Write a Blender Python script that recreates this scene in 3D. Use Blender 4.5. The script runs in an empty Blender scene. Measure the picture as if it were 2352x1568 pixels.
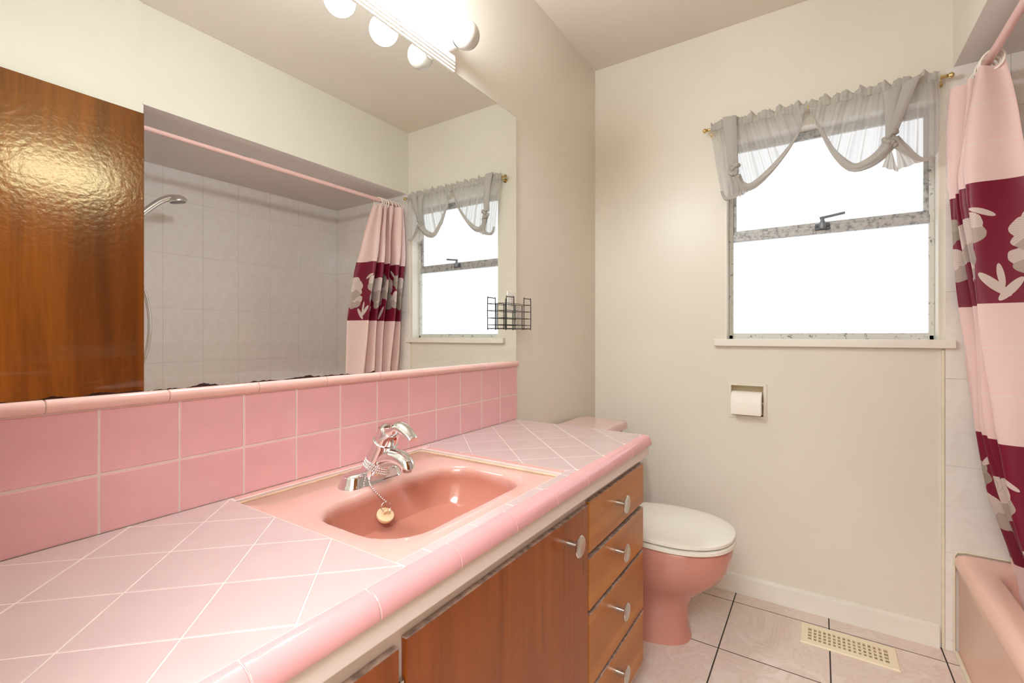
import bpy, bmesh, math, random
from mathutils import Vector, Matrix
from mathutils.bvhtree import BVHTree

random.seed(7)
sc = bpy.context.scene
col = sc.collection
PI = math.pi

# ------------------------------------------------------------------ camera
FPX, YH, TH, CD, CH = 1072.3, 770.1, math.radians(33.356), 0.9497, 1.1013
cam_d = bpy.data.cameras.new('camera')
cam_d.sensor_fit = 'HORIZONTAL'; cam_d.sensor_width = 36.0
cam_d.lens = 36.0 * FPX / 2352.0
cam_d.shift_y = -(784.0 - YH) / 2352.0
cam_d.clip_start = 0.01
cam = bpy.data.objects.new('camera', cam_d); col.objects.link(cam)
cam.location = (0, -CD, CH); cam.rotation_euler = (PI / 2, 0, TH - PI / 2)
sc.camera = cam

# ------------------------------------------------------------------ light and exposure
L_PANE, L_BULB, L_HALL_FILL, L_WORLD = 1.4, 168.0, 118.0, 1.0
EXPOSURE = 0.08
w = bpy.data.worlds.new('overcast_sky'); sc.world = w; w.use_nodes = True
w.node_tree.nodes['Background'].inputs[0].default_value = (0.93, 0.96, 1.0, 1)
w.node_tree.nodes['Background'].inputs[1].default_value = L_WORLD
ld = bpy.data.lights.new('added_hall_fill', 'AREA'); ld.shape = 'RECTANGLE'; ld.size = 0.9; ld.size_y = 1.6  # unseen area light added in the hallway to brighten the room's near side
ld.energy = L_HALL_FILL; ld.color = (0.89, 1.0, 1.11)
hl = bpy.data.objects.new('added_hall_fill', ld); col.objects.link(hl)
hl.location = (-0.75, -0.9, 2.38)
vs = sc.view_settings
vs.view_transform = 'Standard'; vs.look = 'None'; vs.exposure = EXPOSURE; vs.gamma = 1.0; vs.use_curve_mapping = False
sc.cycles.max_bounces = 12; sc.cycles.diffuse_bounces = 6; sc.cycles.glossy_bounces = 6
sc.cycles.transparent_max_bounces = 24; sc.cycles.sample_clamp_indirect = 6.0

# ------------------------------------------------------------------ helpers
def lin(c):
    c = c / 255.0
    return c / 12.92 if c <= 0.04045 else ((c + 0.055) / 1.055) ** 2.4
def rgb(r, g, b): return (lin(r), lin(g), lin(b), 1.0)

def pixdir(x, y):
    u = (x - 1176.0) / FPX; v = (YH - y) / FPX; c, s = math.cos(TH), math.sin(TH)
    return Vector((c + u * s, s - u * c, v))
CAM = Vector((0, -CD, CH))
def on_x(x, y, X):
    d = pixdir(x, y); return CAM + d * (X / d.x)

class G:
    """node graph builder"""
    def __init__(s, name):
        s.mat = bpy.data.materials.new(name); s.mat.use_nodes = True
        s.nt = s.mat.node_tree; s.nt.nodes.clear()
        s.out = s.nt.nodes.new('ShaderNodeOutputMaterial')
    def n(s, t, **kw):
        nd = s.nt.nodes.new(t)
        for k, v in kw.items(): setattr(nd, k, v)
        return nd
    def put(s, sock, v):
        if v is None: return
        if isinstance(v, bpy.types.NodeSocket): s.nt.links.new(v, sock)
        else: sock.default_value = v
    def m(s, op, a, b=None, c=None, clamp=False):
        nd = s.n('ShaderNodeMath', operation=op); nd.use_clamp = clamp
        s.put(nd.inputs[0], a); s.put(nd.inputs[1], b); s.put(nd.inputs[2], c)
        return nd.outputs[0]
    def mix(s, f, a, b):
        nd = s.n('ShaderNodeMix', data_type='RGBA')
        s.put(nd.inputs['Factor'], f); s.put(nd.inputs[6], a); s.put(nd.inputs[7], b)
        return nd.outputs[2]
    def coord(s, kind='Object', scale=(1, 1, 1), rot=(0, 0, 0)):
        tc = s.n('ShaderNodeTexCoord'); mp = s.n('ShaderNodeMapping')
        mp.inputs['Scale'].default_value = scale; mp.inputs['Rotation'].default_value = rot
        s.nt.links.new(tc.outputs[kind], mp.inputs['Vector']); return mp.outputs[0]
    def noise(s, vec, scale, detail=4, rough=0.5, dist=0.0):
        nd = s.n('ShaderNodeTexNoise'); s.put(nd.inputs['Vector'], vec)
        nd.inputs['Scale'].default_value = scale; nd.inputs['Detail'].default_value = detail
        nd.inputs['Roughness'].default_value = rough; nd.inputs['Distortion'].default_value = dist
        return nd.outputs[0]
    def ramp(s, f, stops):
        nd = s.n('ShaderNodeValToRGB'); s.put(nd.inputs[0], f)
        e = nd.color_ramp.elements
        while len(e) < len(stops): e.new(0.5)
        for i, (p, c) in enumerate(stops): e[i].position = p; e[i].color = c
        return nd.outputs[0]
    def bump(s, h, strength, dist=0.001):
        nd = s.n('ShaderNodeBump'); nd.inputs['Strength'].default_value = strength
        nd.inputs['Distance'].default_value = dist; s.put(nd.inputs['Height'], h); return nd.outputs[0]
    def bsdf(s, color, rough=0.5, metal=0.0, normal=None, coat=0.0, coat_rough=0.05, spec=0.5, **kw):
        p = s.n('ShaderNodeBsdfPrincipled')
        s.put(p.inputs['Base Color'], color); s.put(p.inputs['Roughness'], rough); s.put(p.inputs['Metallic'], metal)
        p.inputs['Coat Weight'].default_value = coat; p.inputs['Coat Roughness'].default_value = coat_rough
        p.inputs['Specular IOR Level'].default_value = spec
        if normal is not None: s.put(p.inputs['Normal'], normal)
        return p
    def done(s, shader):
        o = shader.outputs[0] if hasattr(shader, 'outputs') else shader
        s.nt.links.new(o, s.out.inputs['Surface']); return s.mat

def simple(name, c, rough=0.5, metal=0.0, var=0.0, vscale=6, bump=0.0, bscale=200, **kw):
    g = G(name); color = c; nrm = None
    vec = g.coord('Object')
    if var:
        f = g.noise(vec, vscale, 4)
        d = tuple(x * (1 - var) for x in c[:3]) + (1,); e = tuple(min(1, x * (1 + var)) for x in c[:3]) + (1,)
        color = g.ramp(f, [(0.3, d), (0.7, e)])
    if bump:
        nrm = g.bump(g.noise(vec, bscale, 3), bump)
    return g.done(g.bsdf(color, rough, metal, nrm, **kw))

M = {}
M['paint'] = simple('cream_wall_paint', rgb(221, 214, 200), 0.34, var=0.025, vscale=2.5, bump=0.25, bscale=160)
M['ceiling'] = simple('cream_ceiling_paint', rgb(219, 208, 194), 0.5, var=0.02, vscale=3, bump=0.15)
M['soffit'] = simple('grey_alcove_paint', rgb(222, 217, 213), 0.5, var=0.03, vscale=3, bump=0.1)
M['white_paint'] = simple('white_gloss_paint', rgb(230, 224, 214), 0.3, var=0.03, vscale=8)
def frame_mat():
    g = G('pinkish_white_cabinet_paint'); v = g.coord('Object'); n = g.noise(v, 26, 5, 0.6); b = g.noise(v, 50, 3)
    f = g.ramp(n, [(0.70, (0, 0, 0, 1)), (0.715, (1, 1, 1, 1))])
    return g.done(g.bsdf(g.mix(f, rgb(222, 206, 197), rgb(190, 140, 130)), 0.4, 0, g.bump(b, 0.2)))
M['frame_paint'] = frame_mat()
M['pink_tile'] = simple('pink_glazed_wall_tile', rgb(222, 168, 170), 0.11, var=0.04, vscale=14, bump=0.06, bscale=30)
M['counter_tile'] = simple('pale_pink_counter_tile', rgb(190, 164, 160), 0.18, var=0.03, vscale=14, bump=0.08, bscale=30)
M['nose_tile'] = simple('pink_glazed_edge_tile', rgb(208, 150, 149), 0.06, var=0.03, vscale=14, bump=0.05, bscale=30)
M['cap_tile'] = simple('peach_pink_cap_tile', rgb(226, 182, 173), 0.08, var=0.03, vscale=14)
M['trim_tile'] = simple('salmon_trim_tile', rgb(206, 156, 147), 0.12, var=0.03, vscale=14)
M['grout'] = simple('cream_grout', rgb(220, 201, 194), 0.85, var=0.06, vscale=40)
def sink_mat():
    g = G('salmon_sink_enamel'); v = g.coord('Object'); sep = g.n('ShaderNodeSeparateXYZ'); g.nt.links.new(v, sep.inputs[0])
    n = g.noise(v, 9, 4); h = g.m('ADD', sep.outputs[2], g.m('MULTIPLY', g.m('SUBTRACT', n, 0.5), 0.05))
    mr = g.n('ShaderNodeMapRange'); g.put(mr.inputs[0], h); mr.inputs[1].default_value = 0.181; mr.inputs[2].default_value = 0.150   # deeper orange tone below the rim, noisy boundary
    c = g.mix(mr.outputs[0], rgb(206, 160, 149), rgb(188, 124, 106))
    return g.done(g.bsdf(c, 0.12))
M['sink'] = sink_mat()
M['counter_grout'] = simple('pinkish_counter_grout', rgb(206, 186, 178), 0.8, var=0.08, vscale=40)
M['toilet'] = simple('dusty_pink_vitreous_china', rgb(194, 132, 118), 0.12, var=0.02, vscale=5)
M['tub'] = simple('salmon_tub_enamel', rgb(244, 196, 178), 0.2, var=0.03, vscale=5)
M['tank'] = simple('pale_pink_vitreous_china', rgb(214, 180, 174), 0.14, var=0.02, vscale=5)
M['seat'] = simple('white_seat_plastic', rgb(230, 224, 212), 0.25)
M['chrome'] = simple('polished_chrome', (0.83, 0.83, 0.84, 1), 0.07, 1.0)
M['steel'] = simple('brushed_steel', (0.6, 0.58, 0.54, 1), 0.27, 1.0)
M['dark_steel'] = simple('dark_steel', (0.25, 0.24, 0.23, 1), 0.35, 1.0)
M['latch'] = simple('weathered_latch_metal', rgb(84, 88, 94), 0.45, 0.3, var=0.3, vscale=120)
M['brass'] = simple('worn_brass', (0.62, 0.46, 0.2, 1), 0.25, 1.0)
M['black_wire'] = simple('black_coated_wire', rgb(24, 26, 24), 0.35)
M['cream_plastic'] = simple('cream_plastic', rgb(236, 222, 190), 0.35)
M['white_plastic'] = simple('white_plastic', rgb(240, 236, 228), 0.3)
M['rubber'] = simple('yellowed_rubber', rgb(232, 202, 158), 0.5)
M['red'] = simple('red_plastic', rgb(150, 30, 25), 0.3)
M['dark'] = simple('dark_void', rgb(35, 28, 24), 0.8)
M['paper'] = simple('white_tissue_paper', rgb(240, 234, 224), 0.9, bump=0.2, bscale=300)
M['rod'] = simple('pink_enamelled_tube', rgb(226, 186, 180), 0.25)
M['ring'] = simple('ivory_plastic_ring', rgb(242, 234, 222), 0.3)
M['caulk'] = simple('yellowed_caulk', rgb(224, 213, 190), 0.6, var=0.06, vscale=30)
M['hall'] = simple('hall_paint', rgb(225, 215, 195), 0.6)

def wall_tile_mat():
    g = G('marbled_white_wall_tile'); v = g.coord('Object', (1, 1, 1))
    a = g.noise(v, 5, 5, 0.55, 1.6); b = g.noise(v, 22, 5, 0.6, 1.0)
    c = g.ramp(a, [(0.3, rgb(228, 221, 214)), (0.48, rgb(233, 227, 221)), (0.52, rgb(228, 221, 214)), (0.7, rgb(235, 229, 223))])
    c = g.mix(g.m('MULTIPLY', b, 0.25), c, rgb(232, 224, 216))
    return g.done(g.bsdf(c, 0.14, 0, g.bump(b, 0.02)))
M['wall_tile'] = wall_tile_mat()

def floor_tile_mat():
    g = G('beige_marbled_floor_tile'); v = g.coord('Object')
    oi = g.n('ShaderNodeObjectInfo'); add = g.n('ShaderNodeVectorMath', operation='ADD')
    g.nt.links.new(v, add.inputs[0]); cmb = g.n('ShaderNodeCombineXYZ')
    r7 = g.m('MULTIPLY', oi.outputs['Random'], 9.0); g.put(cmb.inputs[0], r7); g.put(cmb.inputs[1], r7)
    g.nt.links.new(cmb.outputs[0], add.inputs[1]); vv = add.outputs[0]
    a = g.noise(vv, 5.5, 8, 0.66, 3.0); b = g.noise(vv, 30, 6, 0.7, 1.5)
    c = g.ramp(a, [(0.25, rgb(214, 194, 181)), (0.46, rgb(222, 204, 192)), (0.5, rgb(213, 191, 178)), (0.54, rgb(222, 205, 193)), (0.75, rgb(234, 220, 210))])
    c = g.mix(g.m('MULTIPLY', b, 0.3), c, rgb(210, 190, 177))
    return g.done(g.bsdf(c, 0.28, 0, g.bump(b, 0.05)))
M['floor_tile'] = floor_tile_mat()
M['floor_grout'] = simple('dark_brown_grout', rgb(62, 52, 46), 0.9, var=0.1, vscale=30)

def wood_mat(name, dark, mid, light, grain_axis='Z', rough=0.3, worn=0.0, bump=0.25, spec=0.5, tint=(1, 1, 1, 1)):
    g = G(name)
    sc_ = {'Z': (9, 9, 0.8), 'X': (0.8, 9, 9)}[grain_axis]
    sf = {'Z': (70, 70, 2.2), 'X': (2.2, 70, 70)}[grain_axis]
    v = g.coord('Object', sc_); vf = g.coord('Object', sf); vo = g.coord('Object')
    a = g.noise(v, 1.0, 6, 0.6, 1.2); f = g.noise(vf, 1.0, 4, 0.6)
    c = g.ramp(a, [(0.28, dark), (0.5, mid), (0.72, light)])
    c = g.mix(g.m('MULTIPLY', g.ramp(f, [(0.35, (0, 0, 0, 1)), (0.65, (1, 1, 1, 1))]), 0.35), c, dark)
    if worn:
        wv = g.coord('Object', (16, 16, 3)); wn = g.noise(wv, 1.0, 5, 0.7)
        fac = g.ramp(wn, [(0.60, (0, 0, 0, 1)), (0.74, (1, 1, 1, 1))])
        fin = g.ramp(f, [(0.45, (0, 0, 0, 1)), (0.6, (1, 1, 1, 1))])
        c = g.mix(g.m('MULTIPLY', g.m('MULTIPLY', fac, fin), worn), c, rgb(40, 28, 20))
    bn = g.noise(vo, 55, 3)
    p = g.bsdf(c, rough, 0, g.bump(bn, bump, 0.002), spec=spec); p.inputs['Specular Tint'].default_value = tint
    return g.done(p)
M['door_wood'] = wood_mat('varnished_mahogany_door', rgb(74, 32, 8), rgb(98, 46, 11), rgb(122, 62, 16), 'Z', 0.21, bump=0.45, spec=0.5, tint=(1.0, 0.80, 0.42, 1))
M['cab_wood'] = wood_mat('worn_varnished_cabinet_wood', rgb(114, 52, 16), rgb(140, 70, 25), rgb(158, 86, 36), 'Z', 0.32, worn=0.85, bump=0.15, spec=0.4, tint=(1.0, 0.88, 0.65, 1))
M['drawer_wood'] = wood_mat('varnished_drawer_wood', rgb(150, 84, 30), rgb(176, 108, 44), rgb(194, 128, 54), 'X', 0.32, spec=0.4, bump=0.15, tint=(1.0, 0.88, 0.6, 1))
M['worn_edge'] = simple('blackened_edge_wood', rgb(146, 122, 110), 0.16, var=0.5, vscale=60, bump=0.3, bscale=80)

def mirror_mat():
    g = G('aged_mirror_silvering'); v = g.coord('Object')
    sep = g.n('ShaderNodeSeparateXYZ'); g.nt.links.new(v, sep.inputs[0])
    n1 = g.noise(v, 45, 5, 0.65); n2 = g.noise(g.coord('Object', (1, 1, 0.0)), 14, 4, 0.6)
    lim = g.m('MULTIPLY', g.m('SUBTRACT', n2, 0.45, clamp=True), 0.030)     # height of the black desilvered edge
    lim = g.m('ADD', lim, g.m('MULTIPLY', g.m('SUBTRACT', n1, 0.42), 0.006))
    lim = g.m('MULTIPLY', lim, g.m('LESS_THAN', sep.outputs[0], 0.80))
    edge = g.m('LESS_THAN', sep.outputs[2], lim)
    hz = g.noise(g.coord('Object', (3.0, 1, 34)), 1.0, 5, 0.6, 0.6)
    hazef = g.m('MULTIPLY', g.ramp(hz, [(0.5, (0, 0, 0, 1)), (0.8, (1, 1, 1, 1))]),
                g.m('MULTIPLY', g.m('LESS_THAN', sep.outputs[2], 0.085), g.m('SUBTRACT', 1.0, g.m('MULTIPLY', sep.outputs[2], 11.7), clamp=True)))
    gl = g.n('ShaderNodeBsdfGlossy'); gl.inputs['Roughness'].default_value = 0.0
    gl.inputs['Color'].default_value = (0.90, 0.925, 0.905, 1)
    film = g.bsdf((0.8, 0.8, 0.8, 1), 0.5); dk = g.bsdf(rgb(46, 26, 22), 0.3)
    m1 = g.n('ShaderNodeMixShader'); g.put(m1.inputs[0], g.m('MULTIPLY', hazef, 0.25)); g.nt.links.new(gl.outputs[0], m1.inputs[1]); g.nt.links.new(film.outputs[0], m1.inputs[2])
    m2 = g.n('ShaderNodeMixShader'); g.put(m2.inputs[0], edge); g.nt.links.new(m1.outputs[0], m2.inputs[1]); g.nt.links.new(dk.outputs[0], m2.inputs[2])
    return g.done(m2.outputs[0])
M['mirror'] = mirror_mat()
M['mirror_edge'] = simple('green_glass_edge', rgb(96, 112, 104), 0.2)

def emit(name, c, s):
    g = G(name); e = g.n('ShaderNodeEmission'); e.inputs[0].default_value = c; e.inputs[1].default_value = s
    return g.done(e)
M['pane'] = emit('frosted_daylit_pane', (0.955, 0.975, 1.0, 1), L_PANE)
M['lit_bulb'] = emit('lit_globe_bulb', (0.91, 1.0, 1.07, 1), L_BULB)
M['bulb'] = simple('unlit_opal_globe', rgb(196, 190, 178), 0.08, coat=0.5)

def alu_mat():
    g = G('corroded_grey_window_metal'); v = g.coord('Object')
    a = g.noise(v, 60, 6, 0.7); c = g.ramp(a, [(0.36, rgb(120, 120, 122)), (0.5, rgb(176, 174, 172)), (0.7, rgb(192, 190, 188))])
    return g.done(g.bsdf(c, 0.5, 0.25, g.bump(a, 0.3)))
M['alu'] = alu_mat()
def mildew_mat():
    g = G('mildewed_white_window_paint'); v = g.coord('Object')
    a = g.noise(v, 46, 7, 0.75, 0.6)
    f = g.ramp(a, [(0.57, (0, 0, 0, 1)), (0.63, (1, 1, 1, 1))])
    c = g.mix(g.m('MULTIPLY', f, 0.85), rgb(206, 204, 196), rgb(58, 60, 62))
    return g.done(g.bsdf(c, 0.5, 0, g.bump(a, 0.4)))
M['mildew'] = mildew_mat()

def sheer_mat(name, opacity):
    g = G(name); v = g.coord('Object')
    t = g.n('ShaderNodeBsdfTransparent'); t.inputs[0].default_value = (0.93, 0.95, 0.97, 1)
    d = g.bsdf(rgb(206, 200, 192), 0.8, spec=0.2); tl = g.n('ShaderNodeBsdfTranslucent'); tl.inputs[0].default_value = rgb(206, 202, 198)
    mx = g.n('ShaderNodeMixShader'); mx.inputs[0].default_value = 0.35
    g.nt.links.new(d.outputs[0], mx.inputs[1]); g.nt.links.new(tl.outputs[0], mx.inputs[2])
    lw = g.n('ShaderNodeLayerWeight'); lw.inputs[0].default_value = 0.5
    op = g.m('ADD', opacity, g.m('MULTIPLY', g.m('POWER', lw.outputs['Facing'], 1.5), 0.75), clamp=True)
    m2 = g.n('ShaderNodeMixShader'); g.put(m2.inputs[0], op)
    g.nt.links.new(t.outputs[0], m2.inputs[1]); g.nt.links.new(mx.outputs[0], m2.inputs[2])
    return g.done(m2.outputs[0])
M['sheer'] = sheer_mat('grey_sheer_voile', 0.50)
M['voile'] = sheer_mat('gathered_grey_voile', 0.86)

def curtain_mat():
    g = G('printed_shower_curtain_fabric')
    uv = g.n('ShaderNodeUVMap'); sep = g.n('ShaderNodeSeparateXYZ'); g.nt.links.new(uv.outputs[0], sep.inputs[0])
    u, z = sep.outputs[0], sep.outputs[1]
    PINK, BURG, PALE, GREY = rgb(244, 214, 208), rgb(126, 22, 50), rgb(222, 202, 194), rgb(172, 158, 144)
    def band(lo, hi): return g.m('MULTIPLY', g.m('GREATER_THAN', z, lo), g.m('LESS_THAN', z, hi))
    burg = g.m('MAXIMUM', band(1.193, 1.553), band(0.395, 0.795))
    lines = None
    for zl in (1.80, 1.675, 1.065, 0.93):
        b = band(zl - 0.002, zl + 0.002); lines = b if lines is None else g.m('MAXIMUM', lines, b)
    pink = g.mix(g.m('MULTIPLY', lines, 0.75), PINK, rgb(240, 226, 220))
    # flowers repeat along the cloth
    per = 0.37
    cu = g.m('MODULO', g.m('ADD', u, 3.70), per)
    wob = g.n('ShaderNodeTexNoise'); g.nt.links.new(uv.outputs[0], wob.inputs['Vector']); wob.inputs['Scale'].default_value = 14
    zz1 = g.m('SUBTRACT', z, 1.373); zz2 = g.m('SUBTRACT', z, 0.595)
    zl = g.m('ADD', g.m('MULTIPLY', g.m('GREATER_THAN', z, 1.0), zz1), g.m('MULTIPLY', g.m('LESS_THAN', z, 1.0), zz2))
    masks = []; veins = None
    def scallop(cx, cz, R, k, ph, depth=0.16, grey=False):
        nonlocal veins
        dx = g.m('SUBTRACT', cu, cx); dz = g.m('SUBTRACT', zl, cz)
        r = g.m('SQRT', g.m('ADD', g.m('MULTIPLY', dx, dx), g.m('MULTIPLY', dz, dz)))
        a = g.m('ARCTAN2', dz, dx)
        lob = g.m('ABSOLUTE', g.m('SINE', g.m('ADD', g.m('MULTIPLY', a, k / 2.0), ph)))
        edge = g.m('MULTIPLY', g.m('ADD', 1 - depth, g.m('MULTIPLY', lob, depth)), R)
        edge = g.m('MULTIPLY', edge, g.m('ADD', 0.75, g.m('MULTIPLY', wob.outputs[0], 0.5)))
        mk = g.m('LESS_THAN', r, edge)
        ring = g.m('LESS_THAN', g.m('MODULO', g.m('ADD', g.m('MULTIPLY', a, 9.0), g.m('MULTIPLY', r, 60)), 1.0), 0.16)
        inner = g.m('MULTIPLY', g.m('MULTIPLY', mk, ring), g.m('GREATER_THAN', r, R * 0.25))
        veins = inner if veins is None else g.m('MAXIMUM', veins, inner)
        masks.append((mk, grey))
    def leaf(cx, cz, rx, rz, rot, grey=False):
        dx = g.m('SUBTRACT', cu, cx); dz = g.m('SUBTRACT', zl, cz); c, s = math.cos(rot), math.sin(rot)
        p = g.m('DIVIDE', g.m('ADD', g.m('MULTIPLY', dx, c), g.m('MULTIPLY', dz, s)), rx)
        q = g.m('DIVIDE', g.m('SUBTRACT', g.m('MULTIPLY', dz, c), g.m('MULTIPLY', dx, s)), rz)
        mk = g.m('LESS_THAN', g.m('ADD', g.m('MULTIPLY', p, p), g.m('MULTIPLY', q, q)), 1.0)
        masks.append((mk, grey))
    scallop(0.005, 0.015, 0.075, 7, 0.3); scallop(0.37, 0.015, 0.075, 7, 0.3)
    scallop(0.03, -0.055, 0.055, 6, 0.9)
    scallop(0.185, 0.045, 0.062, 6, 0.2); scallop(0.205, -0.05, 0.06, 5, 0.7, grey=True)
    scallop(0.29, 0.07, 0.05, 6, 0.5, grey=True); scallop(0.275, -0.045, 0.055, 5, 0.1)
    for a in ((0.115, -0.125, 0.045, 0.012, 0.9), (0.085, -0.14, 0.04, 0.010, 2.2), (0.10, -0.10, 0.035, 0.007, 1.5),
              (0.13, 0.09, 0.03, 0.008, 0.5), (0.235, 0.12, 0.035, 0.009, 2.4), (0.325, -0.13, 0.045, 0.011, 1.1)): leaf(*a)
    c = BURG
    for mk, gr in masks: c = g.mix(mk, c, GREY if gr else PALE)
    c = g.mix(g.m('MULTIPLY', veins, 0.6), c, rgb(150, 132, 118))
    c = g.mix(burg, pink, c)
    nv = g.n('ShaderNodeTexNoise'); nv.inputs['Scale'].default_value = 420; g.nt.links.new(uv.outputs[0], nv.inputs['Vector'])
    p = g.bsdf(c, 0.42, 0, g.bump(nv.outputs[0], 0.1), spec=0.4)
    tl = g.n('ShaderNodeBsdfTranslucent'); g.put(tl.inputs[0], c)
    mx = g.n('ShaderNodeMixShader'); mx.inputs[0].default_value = 0.22
    g.nt.links.new(p.outputs[0], mx.inputs[1]); g.nt.links.new(tl.outputs[0], mx.inputs[2])
    return g.done(mx.outputs[0])
M['curtain'] = curtain_mat()

# ------------------------------------------------------------------ object helpers
ORG = {}
def tag(o, label=None, cat=None, group=None, kind=None):
    if label: o['label'] = label
    if cat: o['category'] = cat
    if group: o['group'] = group
    if kind: o['kind'] = kind
    return o
def thing(name, loc, label=None, cat=None, group=None, kind=None):
    o = bpy.data.objects.new(name, None); o.empty_display_size = 0.05; col.objects.link(o)
    o.location = loc; ORG[o.name] = Vector(loc)
    return tag(o, label, cat, group, kind)
def link(name, me, parent=None, at=None):
    """link a mesh whose vertices are relative to `at` (world)"""
    o = bpy.data.objects.new(name, me); col.objects.link(o)
    at = Vector(at) if at is not None else (ORG[parent.name].copy() if parent else Vector((0, 0, 0)))
    if parent: o.parent = parent; o.location = at - ORG[parent.name]
    else: o.location = at
    ORG[o.name] = at
    return o
def build(name, bm, mat, parent=None, at=None, angle=35, mats=None):
    """bm in world coordinates -> one mesh object"""
    a = Vector(at) if at is not None else (ORG[parent.name].copy() if parent else Vector((0, 0, 0)))
    bmesh.ops.recalc_face_normals(bm, faces=bm.faces[:])
    for v in bm.verts: v.co -= a
    me = bpy.data.meshes.new(name); bm.to_mesh(me); bm.free()
    for m_ in (mats or [mat]): me.materials.append(m_)
    if angle:
        for p in me.polygons: p.use_smooth = True
        me.set_sharp_from_angle(angle=math.radians(angle))
    o = link(name, me, parent, a)
    if angle and angle <= 45:
        md = o.modifiers.new('face_weighted_normals', 'WEIGHTED_NORMAL'); md.keep_sharp = True; md.mode = 'FACE_AREA'
    return o
def BM(): return bmesh.new()
def box(bm, x0, x1, y0, y1, z0, z1, bev=0.0, seg=2):
    x0, x1 = sorted((x0, x1)); y0, y1 = sorted((y0, y1)); z0, z1 = sorted((z0, z1))
    vs_ = [bm.verts.new((x, y, z)) for z in (z0, z1) for y in (y0, y1) for x in (x0, x1)]
    fs = [bm.faces.new([vs_[i] for i in f]) for f in ((0, 2, 3, 1), (4, 5, 7, 6), (0, 1, 5, 4), (2, 6, 7, 3), (0, 4, 6, 2), (1, 3, 7, 5))]
    if bev:
        es = list({e for f in fs for e in f.edges})
        bmesh.ops.bevel(bm, geom=es, offset=bev, segments=seg, affect='EDGES', profile=0.5)
    return bm
def loft(bm, loops, cap0=True, cap1=True, closed=True):
    rings = [[bm.verts.new(p) for p in lp] for lp in loops]
    n = len(rings[0])
    for a, b in zip(rings, rings[1:]):
        for i in range(n if closed else n - 1):
            j = (i + 1) % n
            bm.faces.new((a[i], a[j], b[j], b[i]))
    if closed and cap0: bm.faces.new(rings[0][::-1])
    if closed and cap1: bm.faces.new(rings[-1])
    return rings
def frame_of(t):
    t = t.normalized(); up = Vector((0, 0, 1)) if abs(t.z) < 0.9 else Vector((1, 0, 0))
    a = t.cross(up).normalized(); return a, a.cross(t).normalized()
def tube(bm, pts, r, seg=10, closed=False, squash=1.0):
    pts = [Vector(p) for p in pts]; n = len(pts); loops = []
    prev = None
    for i, p in enumerate(pts):
        t = (pts[(i + 1) % n] - pts[i - 1]) if closed else (pts[min(i + 1, n - 1)] - pts[max(i - 1, 0)])
        a, b = frame_of(t)
        if prev is not None:
            a = (prev - t.normalized() * prev.dot(t.normalized())).normalized(); b = a.cross(t.normalized())
        prev = a
        ri = r[i] if isinstance(r, (list, tuple)) else r
        loops.append([p + (a * math.cos(2 * PI * k / seg) + b * math.sin(2 * PI * k / seg) * squash) * ri for k in range(seg)])
    if closed: loops.append(loops[0]); loft(bm, loops, False, False); bmesh.ops.remove_doubles(bm, verts=bm.verts[:], dist=1e-6)
    else: loft(bm, loops)
    return bm
def smooth_path(pts, n=8):
    pts = [Vector(p) for p in pts]; out = []
    for i in range(len(pts) - 1):
        p0 = pts[max(i - 1, 0)]; p1 = pts[i]; p2 = pts[i + 1]; p3 = pts[min(i + 2, len(pts) - 1)]
        for k in range(n):
            t = k / n
            out.append(0.5 * ((2 * p1) + (p2 - p0) * t + (2 * p0 - 5 * p1 + 4 * p2 - p3) * t * t + (3 * p1 - p0 - 3 * p2 + p3) * t ** 3))
    out.append(pts[-1]); return out
def lathe(bm, prof, origin, axis, seg=32):
    o = Vector(origin); ax = Vector(axis).normalized(); a, b = frame_of(ax)
    loops = [[o + ax * h + (a * math.cos(2 * PI * k / seg) + b * math.sin(2 * PI * k / seg)) * max(r, 1e-5) for k in range(seg)] for r, h in prof]
    loft(bm, loops); return bm
def rrect(cx, cy, hx, hy, r, z, n=6):
    r = min(r, hx * 0.999, hy * 0.999)
    out = []
    for sx, sy, a0 in ((1, 1, 0), (-1, 1, PI / 2), (-1, -1, PI), (1, -1, 1.5 * PI)):
        for k in range(n + 1):
            a = a0 + k / n * PI / 2
            out.append((cx + sx * (hx - r) + r * math.cos(a), cy + sy * (hy - r) + r * math.sin(a), z))
    return out
def ball(bm, c, r, seg=16, rings=10, sq=(1, 1, 1)):
    lp = []
    for i in range(rings + 1):
        th = PI * i / rings; rr_ = math.sin(th) * r
        lp.append([(c[0] + max(rr_, 1e-5) * math.cos(2 * PI * k / seg) * sq[0], c[1] + max(rr_, 1e-5) * math.sin(2 * PI * k / seg) * sq[1], c[2] - math.cos(th) * r * sq[2]) for k in range(seg)])
    loft(bm, lp); return bm

# polygon tools for cut tiles
def clip(poly, a, b, c):
    """keep a*x+b*y<=c"""
    out = []
    for i in range(len(poly)):
        p, q = poly[i], poly[(i + 1) % len(poly)]
        dp = a * p[0] + b * p[1] - c; dq = a * q[0] + b * q[1] - c
        if dp <= 0: out.append(p)
        if (dp < 0 < dq) or (dq < 0 < dp):
            t = dp / (dp - dq); out.append((p[0] + (q[0] - p[0]) * t, p[1] + (q[1] - p[1]) * t))
    return out
def area(poly): return 0.5 * sum(poly[i][0] * poly[(i + 1) % len(poly)][1] - poly[(i + 1) % len(poly)][0] * poly[i][1] for i in range(len(poly)))
def dedupe(poly):
    out = []
    for p in poly:
        if not out or (abs(p[0] - out[-1][0]) + abs(p[1] - out[-1][1])) > 1e-5: out.append(p)
    while len(out) > 1 and (abs(out[0][0] - out[-1][0]) + abs(out[0][1] - out[-1][1])) < 1e-5: out.pop()
    return out
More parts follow.
